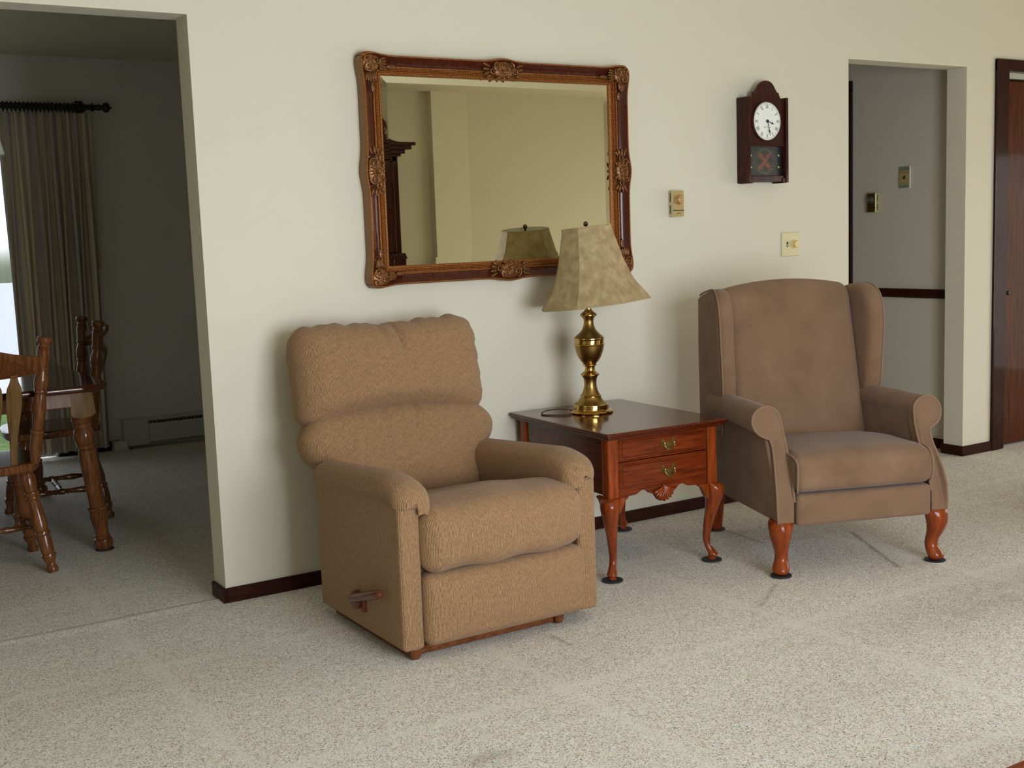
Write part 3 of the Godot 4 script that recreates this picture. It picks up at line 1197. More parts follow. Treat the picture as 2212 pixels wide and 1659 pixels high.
	m.box(Vector3(-0.57, -0.39, 0.0), Vector3(0.57, 0.39, 0.014))
	obj("backing_board", m, M.gilt_side, t)
	# carved ornaments
	var scroll := func(b: MB, c: Vector3, r: float, a0: float, dir: float, w: float):
		var pts := []
		var rad := []
		for i in 17:
			var u := i / 16.0
			var a := a0 + dir * u * 1.55 * TAU * 0.8
			var rr := r * (1.0 - 0.8 * u)
			pts.append(c + Vector3(cos(a) * rr, sin(a) * rr, 0.005 * u))
			rad.append(w * (1.0 - 0.35 * u))
		b.tube(pts, rad, 6)
	var leaf := func(b: MB, c: Vector3, ang: float, len: float, wd: float):
		var bas := Basis(Vector3(0, 0, 1), ang)
		b.ball(c + bas * Vector3(len * 0.5, 0, 0), Vector3(len * 0.55, wd, 0.005), 8, bas)
		b.ball(c + bas * Vector3(len * 0.45, 0, 0.0035), Vector3(len * 0.5, wd * 0.3, 0.004), 6, bas)
	for sx in [-1.0, 1.0]:
		for sy in [-1.0, 1.0]:
			m = mb()
			var c := Vector3(sx * 0.569, sy * 0.386, 0.047)
			m.ball(c + Vector3(sx * 0.006, sy * 0.006, 0), Vector3(0.042, 0.036, 0.014), 12)
			scroll.call(m, c + Vector3(sx * 0.012, -sy * 0.012, 0.012), 0.020, PI / 2 * sy, -sx * sy, 0.0042)
			scroll.call(m, c + Vector3(-sx * 0.016, sy * 0.014, 0.012), 0.016, 0.0 if sx < 0 else PI, sx * sy, 0.0038)
			scroll.call(m, c + Vector3(sx * 0.022, sy * 0.020, 0.011), 0.013, 0.4, sx, 0.0036)
			for k in 5:
				var a := -0.5 + 0.28 * k
				leaf.call(m, c + Vector3(-sx * 0.030, sy * (0.016 - 0.007 * k), 0.004), (PI if sx > 0 else 0.0) + a * 0.5 * sx, 0.036 - 0.003 * absf(k - 2), 0.0052)
				leaf.call(m, c + Vector3(sx * (0.018 - 0.007 * k), -sy * 0.028, 0.003), (-PI / 2 if sy > 0 else PI / 2) + a * 0.4, 0.040 - 0.003 * absf(k - 2), 0.0052)
			leaf.call(m, c + Vector3(-sx * 0.062, -sy * 0.006, -0.002), PI if sx > 0 else 0.0, 0.040, 0.008)
			leaf.call(m, c + Vector3(-sx * 0.006, -sy * 0.062, -0.004), -PI / 2 if sy > 0 else PI / 2, 0.040, 0.008)
			for k in 7:
				var a := TAU * k / 7
				m.ball(c + Vector3(cos(a) * 0.034, sin(a) * 0.030, 0.008), Vector3(0.0042, 0.0042, 0.004), 6)
			obj("corner_ornament", m, M.gilt_worn, t)
	for side in 4:
		m = mb()
		var r := [0.0, -PI / 2, PI, PI / 2][side] as float
		var out := 0.386 if side % 2 == 0 else 0.568
		m.xf = Transform3D(Basis(Vector3(0, 0, 1), r), Vector3.ZERO)
		var c := Vector3(0, out, 0.046)
		m.ball(c + Vector3(0, 0.004, 0), Vector3(0.052, 0.034, 0.012), 14)
		for s in [-1.0, 1.0]:
			scroll.call(m, c + Vector3(s * 0.030, 0.010, 0.010), 0.019, PI / 2, -s, 0.0042)
			scroll.call(m, c + Vector3(s * 0.052, -0.004, 0.006), 0.013, PI if s > 0 else 0.0, s, 0.0036)
			for k in 4:
				leaf.call(m, c + Vector3(s * 0.058, 0.010 - 0.009 * k, 0.002), (0.0 if s > 0 else PI) + s * (0.45 - 0.35 * k), 0.040 - 0.005 * k, 0.0058)
			leaf.call(m, c + Vector3(s * 0.014, -0.022, 0.006), (-0.5 if s > 0 else PI + 0.5), 0.026, 0.005)
		for k in 7:
			var a := PI / 2 + (k - 3) * 0.42
			leaf.call(m, c + Vector3(0, -0.006, 0.010), a, 0.034, 0.0045)
		m.ball(c + Vector3(0, -0.030, 0.002), Vector3(0.0065, 0.0065, 0.008), 8)
		m.ball(c + Vector3(0, -0.008, 0.012), Vector3(0.011, 0.009, 0.008), 8)
		obj("centre_ornament", m, M.gilt_worn, t)

# ---------------------------------------------------------------- recliner
func recliner() -> void:
	var at := Vector3(0.583, 0, 0.65)
	var t := thing("recliner", "brown ribbed-cloth recliner with a wooden side lever, under the mirror", "armchair", at)
	var o := -Vector3(0, 0, at.z)
	var cl: Material = M.corduroy_cloth
	var m := mb(o)
	for s in [-1.0, 1.0]:
		m = mb(o)
		m.soft(Vector3(s * 0.324, 0.285, 0.655), Vector3(0.036, 0.247, 0.313), 0.014, Vector3i(2, 8, 12), func(p: Vector3, g: Vector3) -> Vector3:
			p.x += s * 0.004 * (1.0 - g.y * g.y) * (1.0 - g.z * g.z)
			p.y -= (0.014 + 0.021 * (1.0 - g.z)) * smoothstep(0.2, 1.0, g.y)
			return p)
		obj("arm_panel", m, cl, t)
		m = mb(o)
		arm_pad(m, s)
		obj("arm_pad", m, cl, t)
	m = mb(o)
	m.soft(Vector3(0, 0.368, 0.705), Vector3(0.2925, 0.100, 0.303), 0.055, Vector3i(24, 5, 24), func(p: Vector3, g: Vector3) -> Vector3:
		var crown := (1.0 - g.x * g.x) * (1.0 - pow(absf(g.z), 3.0))
		if g.y > 0:
			p.y += 0.024 * crown * g.y
			p.y -= 0.075 * smoothstep(0.6, -0.7, g.z)
		else:
			p.y += 0.006 * smoothstep(0.7, 1.0, g.z) * sin(p.x * 30.0)
		p.z += 0.014 * (1.0 - g.x * g.x) * smoothstep(0.6, 1.0, g.z) + 0.008 * smoothstep(0.6, 1.0, g.z) * (1.0 - g.y * g.y)
		p.y += 0.0025 * sin(p.x * 26.0 + p.z * 9.0) * maxf(g.y, 0.0)
		return p, 5)
	obj("seat_cushion", m, cl, t)
	m = mb(o)
	m.soft(Vector3(0, 0.157, 0.955), Vector3(0.291, 0.112, 0.042), 0.030, Vector3i(24, 8, 2), func(p: Vector3, g: Vector3) -> Vector3:
		if g.z > 0:
			p.z += 0.018 * (1.0 - pow(g.x, 4.0)) * (1.0 - pow(absf(g.y), 2.0))
		return p, 5)
	obj("footrest", m, cl, t)
	# deck under the seat
	m = mb(o)
	m.box(Vector3(-0.29, 0.05, 0.36), Vector3(0.29, 0.30, 0.93), 0.01)
	obj("seat_deck", m, cl, t)
	# reclined back
	var bt := Transform3D(Basis(Vector3.RIGHT, -0.31), Vector3(0, 0.415, 0.405))
	m = mb(o)
	m.soft(Vector3(0, 0.425, -0.085), Vector3(0.362, 0.190, 0.092), 0.080, Vector3i(56, 22, 4), func(p: Vector3, g: Vector3) -> Vector3:
		var edge := smoothstep(0.0, -1.0, g.y)
		p.y += (0.036 * (1.0 - pow(g.x - 0.08, 2.0)) - 0.016 * g.x) * edge
		if g.z > 0:
			p.z += (0.030 * (1.0 - g.x * g.x) + 0.012) * (1.0 - pow(absf(g.y - 0.05), 2.2))
			p.z += 0.020 * exp(-pow((g.y + 0.62) / 0.30, 2.0)) * (1.0 - g.x * g.x)
			# centre pleat and gathers at the top
			p.z -= 0.026 * exp(-pow((p.x - 0.012 - 0.02 * (0.8 - g.y)) / 0.010, 2.0)) * smoothstep(0.0, 0.75, g.y)
			p.z -= 0.014 * exp(-pow((p.x + 0.055 - 0.03 * (0.9 - g.y)) / 0.009, 2.0)) * smoothstep(0.35, 0.9, g.y)
			for k in 5:
				p.z -= 0.006 * exp(-pow((p.y - 0.13 + 0.065 * k) / 0.010, 2.0)) * smoothstep(0.72, 0.98, absf(g.x))
		var rim := smoothstep(0.78, 1.0, maxf(absf(g.x), g.y))
		p += Vector3(signf(g.x) * 0.0018 * sin(p.y * 88.0) * smoothstep(0.8, 1.0, absf(g.x)), (0.004 * sin(p.x * 52.0) + 0.003 * sin(p.x * 97.0 + 1.0)) * smoothstep(0.75, 1.0, g.y), 0.0)
		p.y -= 0.012 * exp(-pow((p.x - 0.01) / 0.16, 2.0)) * smoothstep(0.4, 1.0, g.y)
		p.x += 0.010 * g.y
		return p, 6, bt)
	obj("back_upper_cushion", m, cl, t)
	m = mb(o)
	m.soft(Vector3(0, 0.115, -0.085), Vector3(0.355, 0.165, 0.080), 0.066, Vector3i(48, 18, 4), func(p: Vector3, g: Vector3) -> Vector3:
		var edge := smoothstep(0.0, 1.0, g.y)
		p.y += (0.036 * (1.0 - pow(g.x - 0.08, 2.0)) - 0.016 * g.x) * edge
		if g.z > 0:
			p.z += 0.034 * (1.0 - g.x * g.x) * (1.0 - pow(g.y + 0.1, 2.0)) + 0.004
			p.z -= 0.015 * exp(-pow((p.x - 0.055 + 0.05 * (1.0 - g.y)) / 0.007, 2.0)) * smoothstep(-0.1, 0.9, g.y)
			p.z -= 0.012 * exp(-pow((p.x + 0.075 + 0.02 * (1.0 - g.y)) / 0.008, 2.0)) * smoothstep(0.0, 0.9, g.y)
		p.x += signf(g.x) * 0.022 * exp(-pow((g.y - 0.5) / 0.3, 2.0)) * smoothstep(0.6, 1.0, absf(g.x))
		p.x *= lerpf(1.0, 0.80, smoothstep(0.25, -0.35, g.y))
		return p, 6, bt)
	obj("back_lower_cushion", m, cl, t)
	m = mb(o)
	m.soft(Vector3(0, 0.38, -0.155), Vector3(0.325, 0.22, 0.035), 0.03, Vector3i(6, 8, 2), null, 4, bt)
	obj("back_shell", m, cl, t)
	# wooden base and lever
	m = mb(o)
	m.box(Vector3(-0.318, 0.0, 0.36), Vector3(-0.296, 0.042, 0.925), 0.004)
	m.box(Vector3(0.218, 0.0, 0.36), Vector3(0.240, 0.042, 0.925), 0.004)
	m.box(Vector3(-0.296, 0.006, 0.905), Vector3(0.218, 0.042, 0.922), 0.004)
	m.box(Vector3(-0.325, 0.0, 0.905), Vector3(-0.290, 0.044, 0.946), 0.008)
	m.box(Vector3(0.208, 0.004, 0.905), Vector3(0.240, 0.046, 0.944), 0.008)
	obj("base_frame", m, M.base_wood, t)
	m = mb(o)
	m.soft(Vector3(-0.364, 0.134, 0.703), Vector3(0.010, 0.032, 0.014), 0.007, Vector3i(1, 2, 1), null, 3, Transform3D(Basis(Vector3.RIGHT, 0.35), Vector3(0, 0.20, 0.09)) if false else Transform3D())
	m.lathe([Vector2(0.020, 0), Vector2(0.030, 0.004), Vector2(0.031, 0.018), Vector2(0.027, 0.023), Vector2(0.01, 0.025)], 20, Transform3D(Basis(Vector3(0, 0, 1), PI / 2), Vector3(-0.362, 0.136, 0.668)))
	m.tube([Vector3(-0.386, 0.140, 0.655), Vector3(-0.391, 0.166, 0.74), Vector3(-0.396, 0.196, 0.84), Vector3(-0.3985, 0.210, 0.886), Vector3(-0.399, 0.213, 0.896), Vector3(-0.3993, 0.2145, 0.901)], [0.0135, 0.0142, 0.0145, 0.0138, 0.011, 0.004], 16)
	obj("lever", m, M.lever_wood, t)

# padded arm: a rounded cap whose inner side hangs down, rolled over at the front
func arm_pad(m: MB, s: float) -> void:
	var sec := []
	for q in smooth_path([Vector3(0.360, 0.512, 0), Vector3(0.366, 0.522, 0), Vector3(0.3665, 0.548, 0), Vector3(0.352, 0.576, 0), Vector3(0.318, 0.589, 0), Vector3(0.280, 0.584, 0), Vector3(0.252, 0.562, 0), Vector3(0.243, 0.525, 0), Vector3(0.247, 0.480, 0), Vector3(0.258, 0.436, 0), Vector3(0.272, 0.420, 0), Vector3(0.290, 0.430, 0), Vector3(0.294, 0.470, 0), Vector3(0.296, 0.508, 0), Vector3(0.318, 0.511, 0), Vector3(0.360, 0.512, 0)], 3):
		sec.append(Vector2(q.x, q.y))
	sec.remove_at(sec.size() - 1)
	var c := Vector2(0.306, 0.540)
	var P := PackedVector3Array()
	var I := PackedInt32Array()
	var st := []
	for k in 5:
		var a := PI / 2 * k / 5
		st.append([0.36 - 0.03 * sin(PI / 2 - a) + 0.0, 0.030 * (1.0 - sin(a))])
	for k in 24:
		st.append([lerpf(0.36, 0.935, k / 23.0), 0.0])
	for k in 8:
		var a := PI / 2 * (k + 1) / 8
		st.append([0.935 + 0.050 * sin(a), 0.046 * (1.0 - cos(a))])
	var n := sec.size()
	for e in st:
		var z: float = e[0]
		var f := smoothstep(0.80, 0.985, z)
		for q in sec:
			var d: Vector2 = q - c
			var l := maxf(d.length(), 0.001)
			var r: Vector2 = c + d * maxf(0.05, 1.0 - e[1] / maxf(l, 0.05))
			var y := r.y
			y -= 0.034 * f * f * clampf((r.y - 0.42) / 0.08, 0.0, 1.0)          # nose droops
			y += 0.055 * smoothstep(0.86, 0.98, z) * clampf((0.50 - r.y) / 0.08, 0.0, 1.0)   # flap lifts at the front
			y -= 0.012 + 0.042 * clampf((0.95 - z) / 0.59, 0.0, 1.0)
			y += 0.0016 * sin(z * 70.0) * f * clampf((r.y - 0.5) / 0.05, 0.0, 1.0)
			P.append(Vector3(s * r.x, y, z))
	for k in st.size() - 1:
		for i in n:
			var j := (i + 1) % n
			I.append_array([k * n + i, k * n + j, (k + 1) * n + j, k * n + i, (k + 1) * n + j, (k + 1) * n + i])
	for end in 2:
		var base := (st.size() - 1) * n * end
		var mid := Vector3.ZERO
		for i in n:
			mid += P[base + i]
		var id := P.size()
		P.append(mid / n)
		for i in n:
			var j := (i + 1) % n
			I.append_array([id, base + i, base + j] if end else [id, base + j, base + i])
	m.piece(P, I, 70.0)

# ---------------------------------------------------------------- end table
func cabriole(m: MB, p: Vector3, d: Vector3, rings: Array, sc := 1.0, seg := 18) -> void:
	var l := []
	for r in rings:
		l.append([p + d * r[0] * sc + Vector3.UP * r[1], r[2] * sc, r[2] * sc, r[3] if r.size() > 3 else 2.0])
	m.stack(l, seg, 2.0, 45.0, atan2(d.x, d.z) + PI / 4)

func end_table() -> void:
	var t := thing("end_table", "cherry end table with two brass-pulled drawers and cabriole legs", "side table", Vector3(1.475, 0, 0.375), deg_to_rad(-2.5))
	var m := mb()
	var rect := func(hx: float, hz: float, r: float) -> PackedVector2Array:
		var q := PackedVector2Array()
		for c in 4:
			for k in 5:
				var a := PI / 2 * c + PI / 8 * k
				q.append(Vector2((hx - r) * (1 if c == 0 or c == 3 else -1), (hz - r) * (1 if c < 2 else -1)) + Vector2.from_angle(a) * r)
		return q
	var flat := func(y: float) -> Transform3D: return Transform3D(Basis(Vector3.RIGHT, -PI / 2), Vector3(0, y, 0))
	m.prism(rect.call(0.278, 0.357, 0.012), 0.013, 0.006, flat.call(0.5505), 4, 35.0)
	m.prism(rect.call(0.274, 0.350, 0.012), 0.006, 0.0025, flat.call(0.5420), 3, 35.0)
	m.prism(rect.call(0.266, 0.342, 0.010), 0.010, 0.005, flat.call(0.5350), 4, 35.0)
	obj("tabletop", m, M.cherry_lengthways, t)
	for s in [-1.0, 1.0]:
		m = mb()
		m.box(Vector3(s * 0.226 if s > 0 else -0.242, 0.318, -0.29), Vector3(0.242 if s > 0 else -0.226, 0.531, 0.29), 0.002)
		obj("side_panel", m, M.cherry_lengthways, t)
		for z in [-1.0, 1.0]:
			m = mb()
			m.box(Vector3(s * 0.25 - 0.022 - s * 0.022, 0.308, z * 0.315 - 0.022 - z * 0.022), Vector3(s * 0.25 + 0.022 - s * 0.022, 0.531, z * 0.315 + 0.022 - z * 0.022), 0.003)
			obj("corner_post", m, M.cherry_upright, t)
	m = mb()
	m.box(Vector3(-0.21, 0.318, -0.31), Vector3(0.21, 0.531, -0.295), 0.002)
	obj("back_panel", m, M.cherry_across, t)
	# drawers with moulded edges, each with its bail pull
	for k in 2:
		var y0 := [0.440, 0.331][k] as float
		var y1 := [0.526, 0.437][k] as float
		m = mb()
		m.box(Vector3(-0.2045, y0, 0.285), Vector3(0.2045, y1, 0.307), 0.0015)
		m.box(Vector3(-0.1985, y0 + 0.006, 0.300), Vector3(0.1985, y1 - 0.006, 0.3105), 0.003)
		m.box(Vector3(-0.1885, y0 + 0.014, 0.305), Vector3(0.1885, y1 - 0.012, 0.3145), 0.0035)
		var d := obj("drawer", m, M.cherry_across, t)
		bail_pull(d, Vector3(0.018, (y0 + y1) * 0.5 - 0.001, 0.3145))
	# scalloped apron with carved shell
	var half := []
	for q in [[0.0, 0.060], [0.03, 0.059], [0.055, 0.052], [0.075, 0.040], [0.09, 0.030], [0.125, 0.026], [0.15, 0.022], [0.175, 0.012], [0.205, 0.007], [0.235, 0.007], [0.265, 0.013], [0.29, 0.019], [0.33, 0.0205], [0.40, 0.022], [0.5, 0.022]]:
		half.append(Vector2(q[0] * 0.41, 0.330 - q[1]))
	var poly := PackedVector2Array([Vector2(-0.205, 0.332), Vector2(0.205, 0.332)])
	for i in range(half.size() - 1, -1, -1):
		poly.append(half[i])
	for i in range(1, half.size()):
		poly.append(Vector2(-half[i].x, half[i].y))
	m = mb()
	m.prism(poly, 0.020, 0.002, Transform3D(Basis(), Vector3(0, 0, 0.295)), 1)
	obj("apron", m, M.cherry_across, t)
	m = mb()
	var ap := Vector3(0, 0.327, 0.306)
	for k in 9:
		var a := deg_to_rad((k - 4) * 16.5)
		var l := 0.056 - 0.0016 * absf(k - 4)
		var b := Basis(Vector3(0, 0, 1), a)
		var pts := []
		var rad := []
		for i in 8:
			var u := i / 7.0
			pts.append(ap + b * Vector3(0, -l * u, 0.002 + 0.007 * sin(u * 2.6)))
			rad.append((0.0022 + 0.0052 * u) * (1.0 if i < 7 else 0.6))
		m.tube(pts, rad, 8)
	for s in [-1.0, 1.0]:
		m.ball(ap + Vector3(s * 0.036, -0.020, 0.002), Vector3(0.009, 0.006, 0.006), 10)
		m.ball(ap + Vector3(s * 0.026, -0.016, 0.003), Vector3(0.009, 0.006, 0.005), 10)
	m.ball(ap + Vector3(0, 0.002, 0.003), Vector3(0.007, 0.006, 0.006), 10)
	obj("carved_shell", m, M.cherry_leg, t)
	var rings := [[0.010, 0.310, 0.029, 3.2], [0.016, 0.302, 0.0335, 2.8], [0.022, 0.290, 0.0365], [0.024, 0.276, 0.0365], [0.021, 0.258, 0.0335], [0.015, 0.230, 0.0285], [0.008, 0.200, 0.0240], [0.000, 0.165, 0.0198], [-0.007, 0.130, 0.0168], [-0.011, 0.100, 0.0148], [-0.011, 0.078, 0.0136], [-0.006, 0.060, 0.0136], [0.002, 0.046, 0.0155], [0.009, 0.036, 0.0180], [0.014, 0.029, 0.0198], [0.0145, 0.0245, 0.0198], [0.011, 0.0205, 0.0165], [0.008, 0.018, 0.0142], [0.008, 0.012, 0.0146], [0.008, 0.0075, 0.0146]]
	for sx in [-1.0, 1.0]:
		for sz in [-1.0, 1.0]:
			m = mb()
			var d := Vector3(sx, 0, sz).normalized()
			cabriole(m, Vector3(sx * 0.226, 0, sz * 0.291), d, rings)
			# ears beside the knee
			var ear := PackedVector2Array([Vector2(0.0, 0.310), Vector2(0.062, 0.310), Vector2(0.058, 0.303), Vector2(0.048, 0.297), Vector2(0.040, 0.285), Vector2(0.034, 0.270), Vector2(0.022, 0.252), Vector2(0.0, 0.245)])
			m.prism(ear, 0.026, 0.006, Transform3D(Basis(Vector3(-sx, 0, 0), Vector3.UP, Vector3(0, 0, 1)), Vector3(sx * 0.222, 0, sz * 0.302)), 2, 45.0)
			m.prism(ear, 0.026, 0.006, Transform3D(Basis(Vector3(0, 0, -sz), Vector3.UP, Vector3(1, 0, 0)), Vector3(sx * 0.237, 0, sz * 0.287)), 2, 45.0)
			obj("leg", m, M.cherry_leg, t)

func bail_pull(parent: Node, c: Vector3) -> void:
	var h := []
	for q in [[0, 0.62], [0.09, 0.38], [0.16, 0.22], [0.27, 0.16], [0.36, 0.24], [0.42, 0.44], [0.52, 0.50], [0.56, 0.80], [0.70, 0.94], [0.86, 0.88], [0.98, 0.66], [0.92, 0.46], [1.0, 0.34], [0.92, 0.18], [1.0, 0.02], [0.94, -0.18], [0.80, -0.26], [0.70, -0.14], [0.60, -0.28], [0.44, -0.46], [0.24, -0.60], [0.22, -0.74], [0.0, -1.0]]:
		h.append(Vector2(q[0] * 0.0335, q[1] * 0.0265))
	var poly := PackedVector2Array()
	for i in h.size():
		poly.append(h[i])
	for i in range(h.size() - 2, 0, -1):
		poly.append(Vector2(-h[i].x, h[i].y))
	var m := mb()
	m.prism(poly, 0.0026, 0.0008, Transform3D(Basis(), c + Vector3(0, 0, 0.0013)), 1)
	for s in [-1.0, 1.0]:
		m.lathe([Vector2(0.0042, 0), Vector2(0.0036, 0.006), Vector2(0.005, 0.010), Vector2(0.005, 0.013), Vector2(0.002, 0.015)], 10, Transform3D(Basis(Vector3.RIGHT, PI / 2), c + Vector3(s * 0.021, 0.008, 0.002)))
	var pts := []
	for i in 15:
		var a := PI * i / 14
		pts.append(c + Vector3(-0.0225 * cos(a) * (1.0 if sin(a) < 0.5 else 0.97), 0.007 - 0.022 * pow(sin(a), 0.62), 0.012 + 0.006 * sin(a)))
	var o := obj("pull", m, M.brass_old, parent)
	m = mb()
	m.tube(pts, 0.0022, 8)
	# as a grandchild it would be a fourth level: kept in the pull
	o.mesh = joined([o.mesh, m.mesh()])

func joined(list: Array) -> ArrayMesh:
	var st := SurfaceTool.new()
	st.begin(Mesh.PRIMITIVE_TRIANGLES)
	for x in list:
		st.append_from(x, 0, Transform3D())
	return st.commit()

# ---------------------------------------------------------------- table lamp
func lamp() -> void:
	var h0 := 0.557
	var at := Vector3(1.456, h0, 0.244)
	var t := thing("table_lamp", "brass urn table lamp with a crooked parchment shade on the end table", "lamp", at)
	var mm := func(a: Array) -> Array:
		var l := []
		for q in a:
			l.append(Vector2(q[1] * 0.001, q[0] * 0.001))
		return l
	var part := func(called: String, a: Array, k: Material):
		var m := mb()
		m.lathe(mm.call(a), 48, Transform3D(), 30.0)
		obj(called, m, k, t)
	part.call("base_plinth", [[0, 84], [2, 88], [6, 88.5], [10, 85], [13, 76], [14.5, 72], [17, 71], [32, 71], [34.5, 70], [35.5, 67.5]], M.brass)
	part.call("base_dome", [[35.4, 67], [38, 63], [43, 55], [50, 48], [57, 43.5], [63, 41], [64, 40.8]], M.brass_satin)
	part.call("lower_ring", [[63.5, 40], [65, 42.5], [68, 42.5], [70, 40.5]], M.brass)
	part.call("lower_stem", [[69.8, 40], [76, 35], [88, 29.8], [100, 26], [112, 24.4], [124, 24.6], [134, 26.2], [143, 29.5], [149, 34]], M.brass_satin)
	part.call("knop", [[148.6, 34], [150, 37], [154, 37.2], [156, 35], [160, 30], [165, 23.5], [170, 20], [178, 19.4], [185, 20.5], [188, 23.5], [190, 27.6], [193, 27.8], [195, 26]], M.brass)
	part.call("urn", [[195.2, 25], [199, 28], [206, 34.5], [215, 41], [225, 46.5], [236, 51], [248, 54.6], [258, 56.8], [269, 58.6]], M.brass_satin)
	part.call("urn_band", [[268.5, 57.5], [270, 60], [273, 61], [275.5, 60.2], [277, 58.2], [291, 58.2], [293, 60], [296, 61.2], [299, 60.8], [301, 59]], M.brass)
	part.call("neck", [[300.8, 59], [303, 57.5], [308, 51.5], [315, 43], [323, 34.5], [333, 27], [345, 22], [358, 19.3], [368, 19.2], [376, 21.5], [382, 26], [387, 32]], M.brass_satin)
	part.call("cap", [[386.8, 31.5], [388.5, 34], [391, 34], [394, 31], [399, 26], [404, 19], [407, 16], [411, 15], [412, 12.5], [416, 12.5]], M.brass)
	# socket stem, bulb holder, harp and finial follow the lean of the shade
	var m := mb()
	m.tube([Vector3(-0.0055, 0.414, 0), Vector3(-0.0055, 0.462, 0)], 0.0065, 12)
	m.tube([Vector3(0.0065, 0.414, 0.002), Vector3(0.0065, 0.462, 0.002)], 0.0065, 12)
	m.lathe([Vector2(0.014, 0.462), Vector2(0.017, 0.468), Vector2(0.017, 0.51), Vector2(0.012, 0.515)], 16)
	obj("socket", m, M.brass, t)
	m = mb()
	m.ball(Vector3(0, 0.565, 0), Vector3(0.029, 0.034, 0.029), 16)
	m.lathe([Vector2(0.013, 0.514), Vector2(0.013, 0.53), Vector2(0.020, 0.545)], 14)
	obj("bulb", m, M.candle_white, t)
	m = mb()
	var pts := []
	for i in 21:
		var a := PI * i / 20
		pts.append(Vector3(-0.052 * cos(a) * (0.35 + 0.65 * minf(1.0, sin(a) * 1.6)), 0.468 + 0.247 * sin(a * 0.5 if a < PI / 2 else (PI - a) * 0.5) * 1.4142, 0).limit_length(2.0))
	m.tube(pts, 0.0017, 6)
	obj("harp", m, M.brass_dark, t)
	# shade: eight panels, flaring, tilted on the harp
	var pivot := Vector3(0, 0.735, 0)
	var tilt := Basis(Vector3(-0.585, 0, 0.811).normalized(), deg_to_rad(5.5))
	var rad := func(u: float) -> float:
		var k := [0.102, 0.120, 0.141, 0.173, 0.226]
		var f := clampf(u, 0, 1) * 4.0
		var i := mini(int(f), 3)
		var g := f - i
		var p0: float = k[maxi(i - 1, 0)]
		var p3: float = k[mini(i + 2, 4)]
		return 0.5 * (2.0 * k[i] + (k[i + 1] - p0) * g + (2.0 * p0 - 5.0 * k[i] + 4.0 * k[i + 1] - p3) * g * g + (-p0 + 3.0 * k[i] - 3.0 * k[i + 1] + p3) * g * g * g)
	var H := 0.302
	var at_shade := func(u: float, az: float, extra: float) -> Vector3:
		var f := fposmod(az - deg_to_rad(-9.0), PI / 4) - PI / 8
		var r: float = rad.call(u) + extra
		r *= pow(cos(PI / 8) / cos(f), 0.85)
		return pivot + tilt * Vector3(sin(az) * r, -H * u, cos(az) * r)
	m = mb()
	# wire rings and lining carry the panels
	m.sheet(func(a: float, b: float) -> Vector3: return at_shade.call(b, TAU * a, -0.0022), 64, 12)
	var shade := obj("shade", m, M.shade_lining, t)
	for k in 8:
		m = mb()
		var a0 := deg_to_rad(-9.0) + PI / 4 * k
		m.sheet(func(a: float, b: float) -> Vector3: return at_shade.call(b, a0 + PI / 4 * a + 0.0001 * (0.5 - a), 0.0), 8, 16, func(a: float, b: float) -> Vector2: return Vector2(0.37 * k + 0.35 * (a - 0.5) * (0.5 + b), 0.9 * b + 0.21 * k))
		obj("shade_panel", m, M.parchment, shade)
	for u in [0.0, 1.0]:
		m = mb()
		var ring := []
		for i in 64:
			ring.append(at_shade.call(u, TAU * i / 64, 0.0))
		m.tube(ring, 0.0026 if u > 0 else 0.0022, 6, true)
		obj("trim_ring", m, M.parchment, shade)
	m = mb()
	for i in 3:
		var a := TAU * i / 3 + 0.4
		m.tube([pivot + tilt * Vector3(0, -0.012, 0), pivot + tilt * Vector3(sin(a) * 0.1, -0.002, cos(a) * 0.1)], 0.0014, 6)
	obj("spider", m, M.brass_dark, shade)
	m = mb()
	m.lathe([Vector2(0.006, -0.018), Vector2(0.007, -0.012), Vector2(0.004, -0.008), Vector2(0.004, -0.002), Vector2(0.006, 0.000), Vector2(0.0035, 0.002), Vector2(0.0085, 0.006), Vector2(0.0105, 0.012), Vector2(0.0088, 0.018), Vector2(0.004, 0.0215), Vector2(0.0005, 0.0225)], 16, Transform3D(tilt, pivot))
	obj("finial", m, M.brass_dark, t)
	m = mb()
	pts = [Vector3(-0.062, 0.010, -0.03), Vector3(-0.088, 0.014, -0.045), Vector3(-0.12, 0.008, -0.062), Vector3(-0.155, 0.006, -0.062), Vector3(-0.185, 0.004, -0.045), Vector3(-0.205, 0.003, -0.02), Vector3(-0.206, 0.003, 0.005), Vector3(-0.20, 0.003, 0.03), Vector3(-0.215, 0.003, 0.06), Vector3(-0.24, 0.003, 0.065), Vector3(-0.27, 0.003, 0.02), Vector3(-0.285, -0.006, -0.02), Vector3(-0.292, -0.05, -0.05), Vector3(-0.29, -0.3, -0.10), Vector3(-0.27, -0.53, -0.16)]
	pts = [Vector3(-0.064, 0.012, -0.03), Vector3(-0.090, 0.016, -0.052), Vector3(-0.12, 0.015, -0.085), Vector3(-0.145, 0.010, -0.105), Vector3(-0.17, 0.005, -0.10), Vector3(-0.185, 0.003, -0.075), Vector3(-0.175, 0.003, -0.045), Vector3(-0.145, 0.003, -0.02), Vector3(-0.10, 0.003, -0.005), Vector3(-0.092, 0.003, -0.003)]
	m.tube(smooth_path(pts, 6), 0.0026, 8)
	obj("cord", m, M.cord_brown, t)

func smooth_path(p: Array, n: int) -> Array:
	var o := []
	for i in p.size() - 1:
		var a: Vector3 = p[maxi(i - 1, 0)]
		var d: Vector3 = p[mini(i + 2, p.size() - 1)]
		for k in n:
			o.append(p[i].cubic_interpolate(p[i + 1], a, d, float(k) / n))
	o.append(p[p.size() - 1])
	return o

